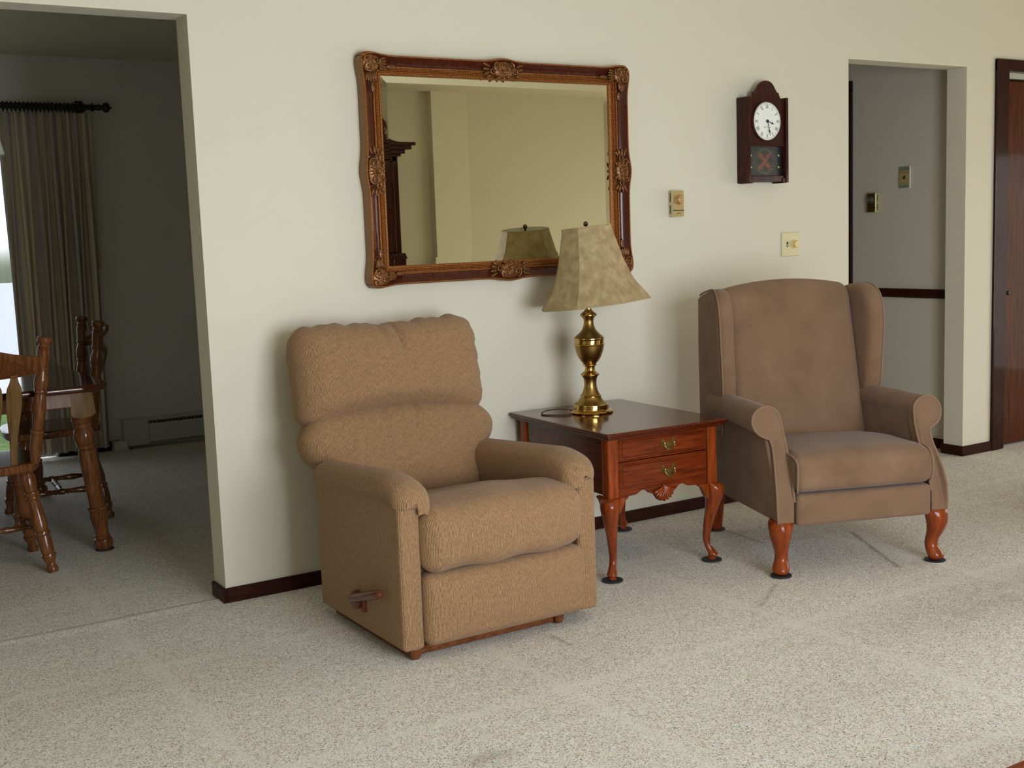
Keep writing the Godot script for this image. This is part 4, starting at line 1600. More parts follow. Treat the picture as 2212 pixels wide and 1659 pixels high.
# ---------------------------------------------------------------- wing chair
func wing_chair() -> void:
	var t := thing("wing_chair", "mauve-brown velvet wing chair on short cabriole legs by the hall opening", "armchair", Vector3(2.034, 0, 1.111), deg_to_rad(-20.0))
	var vl: Material = M.velvet
	var side := Basis(Vector3(0, 0, 1), Vector3.UP, Vector3(1, 0, 0))   # prism x -> z, depth -> x
	# where the raked front panel stands at height y
	var rake := func(y: float) -> float: return lerpf(0.030, -0.095, smoothstep(0.26, 0.60, y))
	var m := mb()
	for s in [-1.0, 1.0]:
		# outside of the arm
		m = mb()
		var poly := PackedVector2Array([Vector2(0.000, 0.205), Vector2(-0.005, 0.30), Vector2(-0.025, 0.38), Vector2(-0.06, 0.45), Vector2(-0.09, 0.52), Vector2(-0.105, 0.56), Vector2(-0.70, 0.56), Vector2(-0.735, 0.40), Vector2(-0.742, 0.205)])
		m.prism(poly, 0.050, 0.010, Transform3D(side, Vector3(s * 0.309, 0, 0)), 3, 45.0)
		obj("arm_outside", m, vl, t)
		# front panel ending in the scroll
		m = mb()
		var out := [Vector2(0.274, 0.205), Vector2(0.336, 0.205), Vector2(0.3385, 0.25), Vector2(0.338, 0.30), Vector2(0.334, 0.35), Vector2(0.327, 0.40), Vector2(0.320, 0.445), Vector2(0.318, 0.475), Vector2(0.322, 0.497)]
		var sc := Vector2(0.325, 0.560)
		var r := 0.056
		for k in 17:
			var a := deg_to_rad(-62.0 + 228.0 * k / 16)
			out.append(sc + Vector2.from_angle(a) * r)
		for q in [Vector2(0.266, 0.52), Vector2(0.2645, 0.47), Vector2(0.266, 0.42), Vector2(0.269, 0.35), Vector2(0.272, 0.28)]:
			out.append(q)
		var pl := PackedVector2Array()
		for q in out:
			pl.append(Vector2(q.x * s, q.y))
		m.prism(pl, 0.050, 0.006, Transform3D(), 3, 60.0, func(p: Vector3) -> Vector3: return Vector3(p.x, p.y, p.z - 0.022 + rake.call(p.y)))
		obj("arm_front", m, vl, t)
		m = mb()
		var rim := []
		for q in out:
			rim.append(Vector3(q.x * s, q.y, rake.call(q.y) + 0.001))
		m.tube(rim.slice(1), 0.0042, 8)
		obj("piping", m, M.velvet_piping, t)
		# rolled arm
		m = mb()
		var pts := []
		var rads := []
		for k in 15:
			var u := k / 14.0
			pts.append(Vector3(s * (0.325 - 0.014 * u), 0.560 + 0.004 * sin(u * PI), lerpf(-0.10, -0.60, u)))
			rads.append(0.0545 - 0.004 * u)
		m.tube(pts, rads, 22)
		m.soft(Vector3(s * 0.296, 0.455, -0.33), Vector3(0.0265, 0.112, 0.25), 0.020, Vector3i(1, 4, 6))
		obj("arm_roll", m, vl, t)
		# wing
		m = mb()
		var w := PackedVector2Array()
		for q in smooth_path([Vector3(-0.475, 0.45, 0), Vector3(-0.462, 0.56, 0), Vector3(-0.452, 0.66, 0), Vector3(-0.448, 0.78, 0), Vector3(-0.450, 0.90, 0), Vector3(-0.470, 0.975, 0), Vector3(-0.508, 1.015, 0), Vector3(-0.56, 1.027, 0), Vector3(-0.64, 1.018, 0), Vector3(-0.715, 1.0, 0)], 4):
			w.append(Vector2(q.x, q.y))
		w.append_array(PackedVector2Array([Vector2(-0.745, 0.99), Vector2(-0.752, 0.80), Vector2(-0.742, 0.45)]))
		m.prism(w, 0.070, 0.030, Transform3D(side, Vector3(s * 0.308, 0, 0)), 6, 75.0, func(p: Vector3) -> Vector3:
			var f := smoothstep(-0.62, -0.44, p.x)
			p.z += s * (0.022 * f * (0.45 + 0.55 * smoothstep(0.55, 0.9, p.y)) - 0.004)
			return p)
		obj("wing", m, vl, t)
		m = mb()
		var wp := []
		for q in w.slice(0, w.size() - 3):
			var f := smoothstep(-0.62, -0.44, q.x)
			var inx := -0.010 + 0.02 * smoothstep(0.98, 1.03, q.y)
			wp.append(Vector3(s * (0.308 + 0.022 * f * (0.45 + 0.55 * smoothstep(0.55, 0.9, q.y)) - 0.004 + 0.026), q.y - 0.002, q.x - 0.006))
		m.tube(wp, 0.0038, 8)
		obj("piping", m, M.velvet_piping, t)
	# seat: boxed cushion with a rounded nose
	m = mb()
	m.soft(Vector3(0, 0.382, -0.215), Vector3(0.264, 0.070, 0.262), 0.034, Vector3i(20, 4, 20), func(p: Vector3, g: Vector3) -> Vector3:
		if g.y > 0:
			p.y += 0.016 * (1.0 - g.x * g.x) * (1.0 - pow(absf(g.z), 4.0))
			p.y -= 0.020 * smoothstep(0.1, -1.0, g.z)
			p.y -= 0.012 * smoothstep(0.75, 1.0, g.z)
		p.z += 0.008 * (1.0 - g.x * g.x) * smoothstep(0.5, 1.0, g.z) * (1.0 - 0.5 * absf(g.y))
		p.x *= 1.0 + 0.035 * smoothstep(0.35, 0.95, g.z)
		return p, 5)
	obj("seat_cushion", m, vl, t)
	for s in [-1.0, 1.0]:
		m = mb()
		m.tube(smooth_path([Vector3(s * 0.266, 0.443, -0.10), Vector3(s * 0.268, 0.444, -0.02), Vector3(s * 0.266, 0.436, 0.022), Vector3(s * 0.266, 0.415, 0.044), Vector3(s * 0.268, 0.37, 0.049), Vector3(s * 0.266, 0.33, 0.042), Vector3(s * 0.262, 0.316, 0.034)], 4), 0.0042, 8)
		obj("piping", m, M.velvet_piping, t)
	# footrest panel below the seat
	m = mb()
	m.soft(Vector3(0, 0.249, 0.005), Vector3(0.267, 0.058, 0.038), 0.016, Vector3i(10, 4, 2), func(p: Vector3, g: Vector3) -> Vector3:
		p.z += 0.006 * (1.0 - g.x * g.x) * (1.0 - g.y * g.y) * maxf(g.z, 0.0)
		return p)
	obj("footrest", m, vl, t)
	m = mb()
	m.box(Vector3(-0.29, 0.205, -0.72), Vector3(0.29, 0.33, -0.035), 0.006)
	obj("seat_deck", m, vl, t)
	# back
	var bt := Transform3D(Basis(Vector3.RIGHT, -0.235), Vector3(0, 0.40, -0.445))
	m = mb()
	m.soft(Vector3(0, 0.315, -0.065), Vector3(0.277, 0.340, 0.070), 0.036, Vector3i(22, 22, 3), func(p: Vector3, g: Vector3) -> Vector3:
		if g.z > 0:
			p.z += 0.018 * (1.0 - g.x * g.x) * (1.0 - 0.5 * pow(g.y, 2.0))
			p.z += 0.016 * smoothstep(-0.2, -0.9, g.y) * (1.0 - g.x * g.x)
		p.y += 0.030 * (1.0 - g.x * g.x) * smoothstep(0.7, 1.0, g.y) - 0.006 * smoothstep(0.7, 1.0, g.y)
		p.z -= 0.02 * smoothstep(0.8, 1.0, g.y) * maxf(g.z, 0.0)
		return p, 5, bt)
	obj("back_cushion", m, vl, t)
	m = mb()
	m.soft(Vector3(0, 0.60, -0.715), Vector3(0.300, 0.405, 0.032), 0.024, Vector3i(10, 10, 2), func(p: Vector3, g: Vector3) -> Vector3:
		p.y += 0.028 * (1.0 - g.x * g.x) * smoothstep(0.8, 1.0, g.y)
		p.z -= 0.02 * smoothstep(0.0, 1.0, g.y)
		return p)
	obj("back_outside", m, vl, t)
	# legs
	var rings := [[0.000, 0.212, 0.036, 3.6], [0.004, 0.204, 0.041, 3.0], [0.010, 0.190, 0.0425, 2.6], [0.015, 0.172, 0.0415], [0.017, 0.152, 0.0385], [0.013, 0.128, 0.0330], [0.005, 0.104, 0.0275], [-0.003, 0.084, 0.0245], [-0.006, 0.068, 0.0240], [-0.002, 0.054, 0.0262], [0.006, 0.040, 0.0300], [0.012, 0.028, 0.0315], [0.014, 0.019, 0.0290], [0.012, 0.012, 0.0235], [0.010, 0.0075, 0.0190]]
	for s in [-1.0, 1.0]:
		m = mb()
		cabriole(m, Vector3(s * 0.306, 0, -0.014), Vector3(s * 0.5, 0, 0.866), rings, 1.0, 22)
		obj("leg", m, M.leg_wood, t)
		m = mb()
		m.stack([[Vector3(s * 0.275, 0.0075, -0.722), 0.021, 0.021, 6.0], [Vector3(s * 0.275, 0.12, -0.705), 0.025, 0.025, 6.0], [Vector3(s * 0.275, 0.21, -0.685), 0.028, 0.028, 6.0]], 16, 6.0, 30.0)
		obj("rear_leg", m, M.leg_wood, t)

# ---------------------------------------------------------------- wall clock
func clock() -> void:
	var t := thing("wall_clock", "small dark wooden wall clock with a white roman dial and painted panel", "clock", Vector3(2.6055, 1.465, 0))
	var m := mb()
	for s in [-1.0, 1.0]:
		m = mb()
		m.box(Vector3(s * 0.1165 - 0.008, 0, 0), Vector3(s * 0.1165 + 0.008, 0.380, 0.076), 0.002)
		m.box(Vector3(s * 0.104 - 0.012, -0.002, 0.0), Vector3(s * 0.104 + 0.012, 0.02, 0.070), 0.002)
		obj("side_board", m, M.clock_wood, t)
	# front with arched crest, round dial opening and panel opening left to deeper layers
	var poly := PackedVector2Array()
	for q in [[0.108, 0.166], [0.108, 0.372], [0.096, 0.372], [0.086, 0.378], [0.078, 0.392], [0.077, 0.402], [0.068, 0.402], [0.058, 0.414], [0.046, 0.432], [0.034, 0.444], [0.018, 0.452]]:
		poly.append(Vector2(q[0], q[1]))
	poly.append(Vector2(0, 0.454))
	for i in range(10, -1, -1):
		poly.append(Vector2(-poly[i].x, poly[i].y))
	m = mb()
	m.prism(poly, 0.016, 0.002, Transform3D(Basis(), Vector3(0, 0, 0.056)), 2)
	m.box(Vector3(-0.108, 0.004, 0.046), Vector3(0.108, 0.032, 0.064), 0.002)
	m.box(Vector3(-0.108, 0.162, 0.046), Vector3(0.108, 0.172, 0.068), 0.002)
	obj("case_front", m, M.clock_wood, t)
	m = mb()
	m.box(Vector3(-0.109, 0.004, 0.002), Vector3(0.109, 0.370, 0.012), 0.001)
	m.box(Vector3(-0.109, 0.004, 0.012), Vector3(0.109, 0.012, 0.05), 0.001)
	obj("case_back", m, M.clock_wood, t)
	# turned bezel, dial, hands
	m = mb()
	var dc := Vector3(0.0, 0.2735, 0.064)
	var face := Basis(Vector3.RIGHT, PI / 2)
	m.lathe([Vector2(0.0835, 0), Vector2(0.092, 0.0), Vector2(0.0925, 0.004), Vector2(0.089, 0.0075), Vector2(0.0845, 0.006), Vector2(0.0835, 0.002)], 48, Transform3D(face, dc))
	obj("bezel", m, M.clock_wood, t)
	m = mb()
	var P := PackedVector3Array([dc + Vector3(0, 0, 0.0035)])
	var U := PackedVector2Array([Vector2(0.5, 0.5)])
	var I := PackedInt32Array()
	for k in 64:
		var a := TAU * k / 64
		P.append(dc + Vector3(sin(a) * 0.0838, cos(a) * 0.0838, 0.0022))
		U.append(Vector2(0.5 + sin(a) * 0.5, 0.5 - cos(a) * 0.5))
		I.append_array([0, 1 + k, 1 + (k + 1) % 64])
	m.piece(P, I, 180.0, false, U)
	var dial := obj("dial", m, M.clock_dial, t)
	for hand in [[deg_to_rad(107.0), 0.044, 0.0032], [deg_to_rad(167.0), 0.067, 0.0026]]:
		m = mb()
		var l: float = hand[1]
		var w: float = hand[2]
		var hp := PackedVector2Array([Vector2(-w * 0.5, -0.008), Vector2(w * 0.5, -0.008), Vector2(w * 0.4, l * 0.55), Vector2(w * 1.6, l * 0.68), Vector2(w * 0.4, l * 0.80), Vector2(0.0002, l), Vector2(-0.0002, l), Vector2(-w * 0.4, l * 0.80), Vector2(-w * 1.6, l * 0.68), Vector2(-w * 0.4, l * 0.55)])
		m.prism(hp, 0.0012, 0.0, Transform3D(Basis(Vector3(0, 0, 1), -hand[0]), dc + Vector3(0, 0, 0.0062 if l < 0.05 else 0.0076)), 0)
		obj("clock_hand", m, M.ink, dial)
	m = mb()
	m.lathe([Vector2(0.007, 0), Vector2(0.007, 0.004), Vector2(0.003, 0.006)], 12, Transform3D(face, dc + Vector3(0, 0, 0.0034)))
	obj("hub", m, M.ink, dial)
	# painted panel behind the lower opening
	m = mb()
	P = PackedVector3Array([Vector3(-0.104, 0.030, 0.050), Vector3(0.104, 0.030, 0.050), Vector3(0.104, 0.164, 0.050), Vector3(-0.104, 0.164, 0.050)])
	m.piece(P, PackedInt32Array([0, 2, 1, 0, 3, 2]), 0.0, false, PackedVector2Array([Vector2(0, 1), Vector2(1, 1), Vector2(1, 0), Vector2(0, 0)]))
	var pn := obj("painted_panel", m, M.clock_panel, t)
	m = mb()
	m.box(Vector3(-0.104, 0.030, 0.046), Vector3(0.104, 0.164, 0.0495))
	obj("panel_board", m, M.clock_wood, pn)
	m = mb()
	m.prism(PackedVector2Array([Vector2(-0.030, 0.012), Vector2(0.030, 0.012), Vector2(0.033, 0.017), Vector2(0.030, 0.022), Vector2(-0.030, 0.022), Vector2(-0.033, 0.017)]), 0.002, 0.0006, Transform3D(Basis(), Vector3(0.005, 0, 0.0645)), 1)
	obj("nameplate", m, M.black_iron, t)

# ---------------------------------------------------------------- switches and thermostats
func thermostat(called: String, label: String, at: Vector3, turn: float, dialm: Material, face: Material) -> void:
	var t := thing(called, label, "thermostat", at, turn, "")
	var m := mb()
	m.box(Vector3(-0.032, -0.0565, 0), Vector3(0.032, 0.0565, 0.030), 0.003)
	obj("case", m, M.thermostat_beige, t)
	m = mb()
	m.box(Vector3(-0.0295, -0.028, 0.0295), Vector3(0.0295, 0.0535, 0.0315), 0.0008)
	obj("face_plate", m, face, t)
	m = mb()
	m.box(Vector3(-0.0295, -0.0535, 0.0295), Vector3(0.0295, -0.031, 0.0315), 0.0008)
	m.box(Vector3(-0.012, -0.0435, 0.0313), Vector3(0.012, -0.0412, 0.0318))
	obj("lower_plate", m, face, t)
	m = mb()
	m.box(Vector3(-0.031, -0.0312, 0.0298), Vector3(0.031, -0.0282, 0.0309))
	m.box(Vector3(-0.012, -0.0436, 0.0312), Vector3(0.012, -0.0411, 0.0322))
	for s in [-1.0, 1.0]:
		m.box(Vector3(s * 0.0322 - 0.0008, 0.008, 0.012), Vector3(s * 0.0322 + 0.0008, 0.046, 0.0165))
		m.box(Vector3(s * 0.0322 - 0.0008, -0.044, 0.012), Vector3(s * 0.0322 + 0.0008, -0.006, 0.0165))
	obj("vent_slot", m, M.slot_black, t)
	m = mb()
	m.lathe([Vector2(0.0215, 0), Vector2(0.0215, 0.004), Vector2(0.0185, 0.005), Vector2(0.018, 0.014), Vector2(0.0165, 0.016), Vector2(0.002, 0.0162)], 28, Transform3D(Basis(Vector3.RIGHT, PI / 2), Vector3(0.002, 0.016, 0.0312)))
	var k := obj("dial_knob", m, dialm, t)
	m = mb()
	m.box(Vector3(-0.0155, 0.0150, 0.0472), Vector3(-0.004, 0.0170, 0.0478))
	m.box(Vector3(0.008, 0.0150, 0.0472), Vector3(0.0185, 0.0170, 0.0478))
	obj("pointer", m, M.pale_line, k)

func wall_plates() -> void:
	thermostat("thermostat", "beige thermostat with a copper dial on the cream wall left of the clock", Vector3(2.109, 1.381, 0), 0.0, M.thermostat_dial, M.thermostat_gold)
	var t := thing("dimmer_switch", "ivory double switch plate with a round dimmer knob below the clock", "light switch", Vector3(2.81, 1.181, 0))
	var m := mb()
	m.box(Vector3(-0.058, -0.0565, 0), Vector3(0.058, 0.0565, 0.006), 0.0035)
	obj("cover_plate", m, M.ivory_plastic, t)
	m = mb()
	m.box(Vector3(-0.0275, -0.012, 0.0055), Vector3(-0.0175, 0.012, 0.0065))
	obj("toggle_slot", m, M.slot_black, t)
	m = mb()
	m.box(Vector3(-0.0262, -0.009, 0.004), Vector3(-0.0188, -0.001, 0.017), 0.0015, Transform3D(Basis(Vector3.RIGHT, 0.35), Vector3(0, 0.004, 0)))
	obj("toggle", m, M.ivory_plastic, t)
	m = mb()
	m.lathe([Vector2(0.020, 0), Vector2(0.020, 0.004), Vector2(0.0165, 0.006), Vector2(0.0155, 0.018), Vector2(0.0135, 0.0205), Vector2(0.001, 0.021)], 28, Transform3D(Basis(Vector3.RIGHT, PI / 2), Vector3(0.021, 0, 0.006)))
	obj("dimmer_knob", m, M.ivory_knob, t)
	m = mb()
	for q in [Vector2(-0.0225, 0.024), Vector2(-0.0225, -0.024), Vector2(0.021, 0.024), Vector2(0.021, -0.024)]:
		m.ball(Vector3(q.x, q.y, 0.006), Vector3(0.0028, 0.0028, 0.001), 8)
	obj("screw", m, M.ivory_knob, t).set_meta("kind", "stuff")

# ---------------------------------------------------------------- dining room
func turned(m: MB, a: Vector3, b: Vector3, prof: Array, seg := 16) -> void:
	var d := (b - a)
	var l := d.length()
	var y := d / l
	var x := y.cross(Vector3(0, 0, 1) if absf(y.z) < 0.9 else Vector3.RIGHT).normalized()
	var p := []
	for q in prof:
		p.append(Vector2(q[1], q[0] * l))
	m.lathe(p, seg, Transform3D(Basis(x, y, x.cross(y)), a), 40.0)

func dining_chair(label: String, at: Vector3, turn: float) -> Node3D:
	var t := thing("dining_chair", label, "dining chair", at, turn, "chairs round the dining table")
	var m := mb()
	var fat := func(a: Array, k: float) -> Array:
		var l := []
		for q in a:
			l.append([q[0], q[1] * k])
		return l
	var seat := PackedVector2Array()
	for q in smooth_path([Vector3(-0.165, -0.19, 0), Vector3(-0.20, -0.12, 0), Vector3(-0.225, 0.05, 0), Vector3(-0.215, 0.17, 0), Vector3(-0.15, 0.215, 0), Vector3(0.0, 0.225, 0), Vector3(0.15, 0.215, 0), Vector3(0.215, 0.17, 0), Vector3(0.225, 0.05, 0), Vector3(0.20, -0.12, 0), Vector3(0.165, -0.19, 0), Vector3(0.0, -0.225, 0), Vector3(-0.165, -0.19, 0)], 4):
		seat.append(Vector2(q.x, -q.y))
	seat.remove_at(seat.size() - 1)
	m.prism(seat, 0.036, 0.010, Transform3D(Basis(Vector3.RIGHT, -PI / 2), Vector3(0, 0.428, 0)), 3, 45.0)
	obj("seat", m, M.dining_wood, t)
	var leg := [[0.0, 0.016], [0.04, 0.018], [0.07, 0.013], [0.10, 0.014], [0.13, 0.019], [0.15, 0.019], [0.155, 0.022], [0.175, 0.022], [0.18, 0.018], [0.22, 0.020], [0.32, 0.0215], [0.36, 0.020], [0.37, 0.023], [0.395, 0.023], [0.40, 0.019], [0.48, 0.0225], [0.60, 0.020], [0.70, 0.017], [0.715, 0.021], [0.735, 0.021], [0.74, 0.018], [0.76, 0.022], [0.78, 0.022], [0.79, 0.018], [0.86, 0.022], [0.94, 0.023], [1.0, 0.016]]
	for s in [-1.0, 1.0]:
		for f in [-1.0, 1.0]:
			m = mb()
			turned(m, Vector3(s * 0.205, 0, f * 0.205), Vector3(s * 0.145, 0.412, f * 0.135), fat.call(leg, 1.32))
			obj("leg", m, M.dining_wood, t)
		m = mb()
		var rung := [[0.0, 0.008], [0.10, 0.010], [0.22, 0.016], [0.34, 0.013], [0.40, 0.010], [0.42, 0.014], [0.45, 0.010], [0.47, 0.014], [0.53, 0.014], [0.55, 0.010], [0.58, 0.014], [0.60, 0.010], [0.66, 0.013], [0.78, 0.016], [0.90, 0.010], [1.0, 0.008]]
		turned(m, Vector3(s * 0.183, 0.15, -0.178), Vector3(s * 0.183, 0.15, 0.178), rung, 12)
		obj("stretcher", m, M.dining_wood, t)
	m = mb()
	turned(m, Vector3(-0.183, 0.15, 0), Vector3(0.183, 0.15, 0), [[0.0, 0.008], [0.2, 0.011], [0.3, 0.015], [0.36, 0.010], [0.40, 0.014], [0.44, 0.010], [0.48, 0.014], [0.52, 0.014], [0.56, 0.010], [0.60, 0.014], [0.64, 0.010], [0.7, 0.015], [0.8, 0.011], [1.0, 0.008]], 12)
	obj("stretcher", m, M.dining_wood, t)
	# back: turned stiles, bowed crest, paddle splats
	var stile := [[0.0, 0.012], [0.03, 0.016], [0.16, 0.020], [0.235, 0.018], [0.24, 0.021], [0.265, 0.021], [0.27, 0.016], [0.36, 0.020], [0.45, 0.0215], [0.52, 0.018], [0.55, 0.0165], [0.56, 0.0205], [0.58, 0.0205], [0.585, 0.019], [0.63, 0.0235], [0.67, 0.022], [0.72, 0.0165], [0.735, 0.016], [0.74, 0.021], [0.76, 0.021], [0.765, 0.019], [0.89, 0.0215], [0.90, 0.018], [0.915, 0.021], [0.925, 0.017], [0.94, 0.017], [0.95, 0.022], [0.975, 0.0245], [0.992, 0.021], [1.0, 0.010]]
	for s in [-1.0, 1.0]:
		m = mb()
		turned(m, Vector3(s * 0.178, 0.440, -0.165), Vector3(s * 0.248, 0.945, -0.215), fat.call(stile, 1.22), 18)
		obj("stile", m, M.dining_wood, t)
	var crest := PackedVector2Array()
	var bot := PackedVector2Array()
	for k in 25:
		var x := -0.236 + 0.472 * k / 24
		var u := absf(x) / 0.236
		crest.append(Vector2(x, 0.872 + 0.040 * exp(-pow(u / 0.5, 2.0)) - 0.006 * smoothstep(0.6, 1.0, u)))
		bot.append(Vector2(-x, 0.800 - 0.008 * (1.0 - u)))
	crest.append_array(bot)
	var bow := func(p: Vector3) -> Vector3:
		p.z += -0.165 - 0.050 * (p.y - 0.44) / 0.505 - 0.075 * (1.0 - pow(p.x / 0.24, 2.0)) * smoothstep(0.5, 0.8, p.y)
		return p
	m = mb()
	m.prism(crest, 0.020, 0.004, Transform3D(), 2, 40.0, bow)
	obj("crest_rail", m, M.dining_wood, t)
	for k in 4:
		var x := (k - 1.5) * 0.082
		var sp := PackedVector2Array()
		var rt := [[0.440, 0.012], [0.50, 0.012], [0.56, 0.016], [0.62, 0.023], [0.68, 0.030], [0.725, 0.031], [0.755, 0.027], [0.775, 0.018], [0.79, 0.014], [0.805, 0.014]]
		for q in rt:
			sp.append(Vector2(x * (0.82 + 0.30 * (q[0] - 0.44)) + q[1], q[0]))
		for i in range(rt.size() - 1, -1, -1):
			sp.append(Vector2(x * (0.82 + 0.30 * (rt[i][0] - 0.44)) - rt[i][1], rt[i][0]))
		m = mb()
		m.prism(sp, 0.011, 0.002, Transform3D(), 1, 40.0, bow)
		obj("splat", m, M.dining_wood_pale, t)
	return t

func dining() -> void:
	# table
	var ty := 0.725
	var tc := Vector3(-0.66, 0, -1.76)
	var t := thing("dining_table", "dark wooden dining table on turned legs in the dining room", "dining table", tc)
	var m := mb()
	var top := PackedVector2Array()
	for c in 4:
		for k in 9:
			var a := PI / 2 * c + PI / 16 * k
			top.append(Vector2((0.545 - 0.13) * (1 if c == 0 or c == 3 else -1), (0.84 - 0.13) * (1 if c < 2 else -1)) + Vector2.from_angle(a) * 0.13)
	m.prism(top, 0.028, 0.011, Transform3D(Basis(Vector3.RIGHT, -PI / 2), Vector3(0, ty - 0.014, 0)), 4, 40.0)
	obj("tabletop", m, M.dining_top, t)
	m = mb()
	for s in [-1.0, 1.0]:
		m.box(Vector3(-0.40, 0.632, s * 0.745 - 0.010), Vector3(0.40, 0.699, s * 0.745 + 0.010), 0.003)
		m.box(Vector3(s * 0.455 - 0.010, 0.632, -0.69), Vector3(s * 0.455 + 0.010, 0.699, 0.69), 0.003)
	obj("apron", m, M.dining_wood, t)
	var prof := [[0.0, 0.0286], [0.02, 0.0363], [0.05, 0.0396], [0.075, 0.0363], [0.08, 0.0286], [0.09, 0.0319], [0.105, 0.0319], [0.11, 0.0275], [0.16, 0.0297], [0.24, 0.0374], [0.285, 0.0352], [0.29, 0.0319], [0.295, 0.0396], [0.315, 0.0396], [0.32, 0.0319], [0.36, 0.0308], [0.5, 0.0341], [0.66, 0.0374], [0.735, 0.0363], [0.745, 0.0297], [0.75, 0.0374], [0.77, 0.0374], [0.775, 0.0330], [0.81, 0.0429], [0.845, 0.0440], [0.88, 0.0374], [0.895, 0.0319], [0.90, 0.0374], [0.925, 0.0374], [0.93, 0.0341], [0.945, 0.0396], [0.965, 0.0396], [0.97, 0.0363], [1.0, 0.0363]]
	for sx in [-1.0, 1.0]:
		for sz in [-1.0, 1.0]:
			m = mb()
			turned(m, Vector3(sx * 0.490, 0.006, sz * 0.685), Vector3(sx * 0.430, 0.60, sz * 0.705), prof, 22)
			obj("leg", m, M.dining_wood, t)
			m = mb()
			var blk := PackedVector2Array([Vector2(-0.046, 0.699), Vector2(0.046, 0.699), Vector2(0.054, 0.60), Vector2(0.038, 0.587), Vector2(0.0, 0.578), Vector2(-0.038, 0.587), Vector2(-0.05, 0.60)])
			m.prism(blk, 0.055, 0.006, Transform3D(Basis(), Vector3(sx * 0.430, 0, sz * 0.728)), 2)
			obj("leg_block", m, M.dining_wood_pale, t)
	# chairs
	var c1 := dining_chair("turned wooden dining chair with its back to the living room", Vector3(-0.63, 0, -1.055), PI)
	copy_of(c1, Vector3(-0.19, 0, -1.90), deg_to_rad(-94.0), "turned wooden dining chair at the table end nearest the curtain, facing left")
	# curtain on a ring rod
	t = thing("curtain", "striped open-weave pleated curtain hanging from wooden rings in the dining room", "curtain", Vector3(0.22, 0, DZ + 0.085))
	m = mb(Vector3(-0.22, 0, 0))
	var x0 := -0.045
	var fold := func(a: float, b: float) -> Vector3:
		var y := lerpf(2.098, 0.036, b)
		var lo := lerpf(x0, x0 - 0.005, b)
		var hi := lerpf(0.494, 0.462, b)
		var ph := a * TAU * 11.0
		var amp := lerpf(0.010, 0.020, smoothstep(0.0, 0.35, b))
		var wob := 0.5 * sin(a * 9.0 + b * 1.5)
		return Vector3(lerpf(lo, hi, a) + 0.010 * sin(ph * 0.5 + b * 2.0) * smoothstep(0.05, 0.5, b), y, amp * sin(ph + wob + 0.6 * b) + 0.010 * sin(a * 40.0 + 3.0 * b) * b)
	m.sheet(fold, 240, 40, func(a: float, b: float) -> Vector2: return Vector2(a * 4.2, b * 24.0))
	obj("drape", m, M.curtain_cloth, t)
	t = thing("curtain_rod", "dark wooden curtain rod with a turned finial in the dining room", "curtain rod", Vector3(-0.8, 2.132, DZ + 0.10))
	m = mb()
	m.tube([Vector3(-1.4, 0, 0), Vector3(1.31, 0, 0)], 0.0165, 14)
	obj("pole", m, M.black_iron, t)
	for s in [0, 1]:
		m = mb()
		var fin := [Vector2(0.017, 0), Vector2(0.026, 0.004), Vector2(0.026, 0.012), Vector2(0.016, 0.018), Vector2(0.017, 0.035), Vector2(0.020, 0.045), Vector2(0.020, 0.055), Vector2(0.013, 0.060), Vector2(0.014, 0.066), Vector2(0.026, 0.074), Vector2(0.031, 0.088), Vector2(0.028, 0.102), Vector2(0.017, 0.110), Vector2(0.007, 0.113), Vector2(0.008, 0.119), Vector2(0.003, 0.124)]
		m.lathe(fin, 18, Transform3D(Basis(Vector3(0, 0, 1), -PI / 2 if s == 1 else PI / 2), Vector3(1.295 if s == 1 else -1.39, 0, 0)))
		obj("finial", m, M.black_iron, t)
		m = mb()
		var bx := 1.245 if s == 1 else -1.30
		m.box(Vector3(bx - 0.022, -0.022, -0.10), Vector3(bx + 0.022, 0.022, -0.012), 0.004)
		m.box(Vector3(bx - 0.024, -0.045, -0.10), Vector3(bx + 0.024, 0.045, -0.088), 0.003)
		obj("bracket", m, M.black_iron, t)
	var ring := thing("curtain_ring", "small dark wooden ring carrying the dining room curtain on its rod", "curtain ring", Vector3(-0.03, 2.128, DZ + 0.10), 0.0, "rings on the curtain rod")
	m = mb()
	var cir := []
	for k in 20:
		var a := TAU * k / 20
		cir.append(Vector3(0, sin(a) * 0.024, cos(a) * 0.024))
	m.tube(cir, 0.0058, 8, true)
	obj("hoop", m, M.black_iron, ring)
	m = mb()
	m.tube([Vector3(0, -0.026, 0.002), Vector3(0, -0.036, 0.0)], 0.0025, 6)
	obj("eyelet", m, M.black_iron, ring)
	for k in range(1, 20):
		copy_of(ring, Vector3(-0.03 + 0.0232 * k, 2.128, DZ + 0.10), 0.0, "small dark wooden ring carrying the dining room curtain on its rod")
	# baseboard heater
	t = thing("baseboard_heater", "long grey enamelled baseboard heater along the dining room wall", "heater", Vector3(1.1, 0, DZ))
	m = mb()
	m.box(Vector3(-0.55, 0.022, 0.0), Vector3(1.15, 0.188, 0.012), 0.002)
	obj("back_plate", m, M.heater_enamel, t)
	m = mb()
	m.prism(PackedVector2Array([Vector2(0.060, 0.034), Vector2(0.064, 0.038), Vector2(0.064, 0.142), Vector2(0.058, 0.152), Vector2(0.054, 0.148), Vector2(0.058, 0.140), Vector2(0.058, 0.038)]), 1.5, 0.0, Transform3D(Basis(Vector3(0, 0, 1), Vector3.UP, Vector3(1, 0, 0)), Vector3(0.36, 0, 0)), 0)
	obj("front_panel", m, M.heater_enamel, t)
	m = mb()
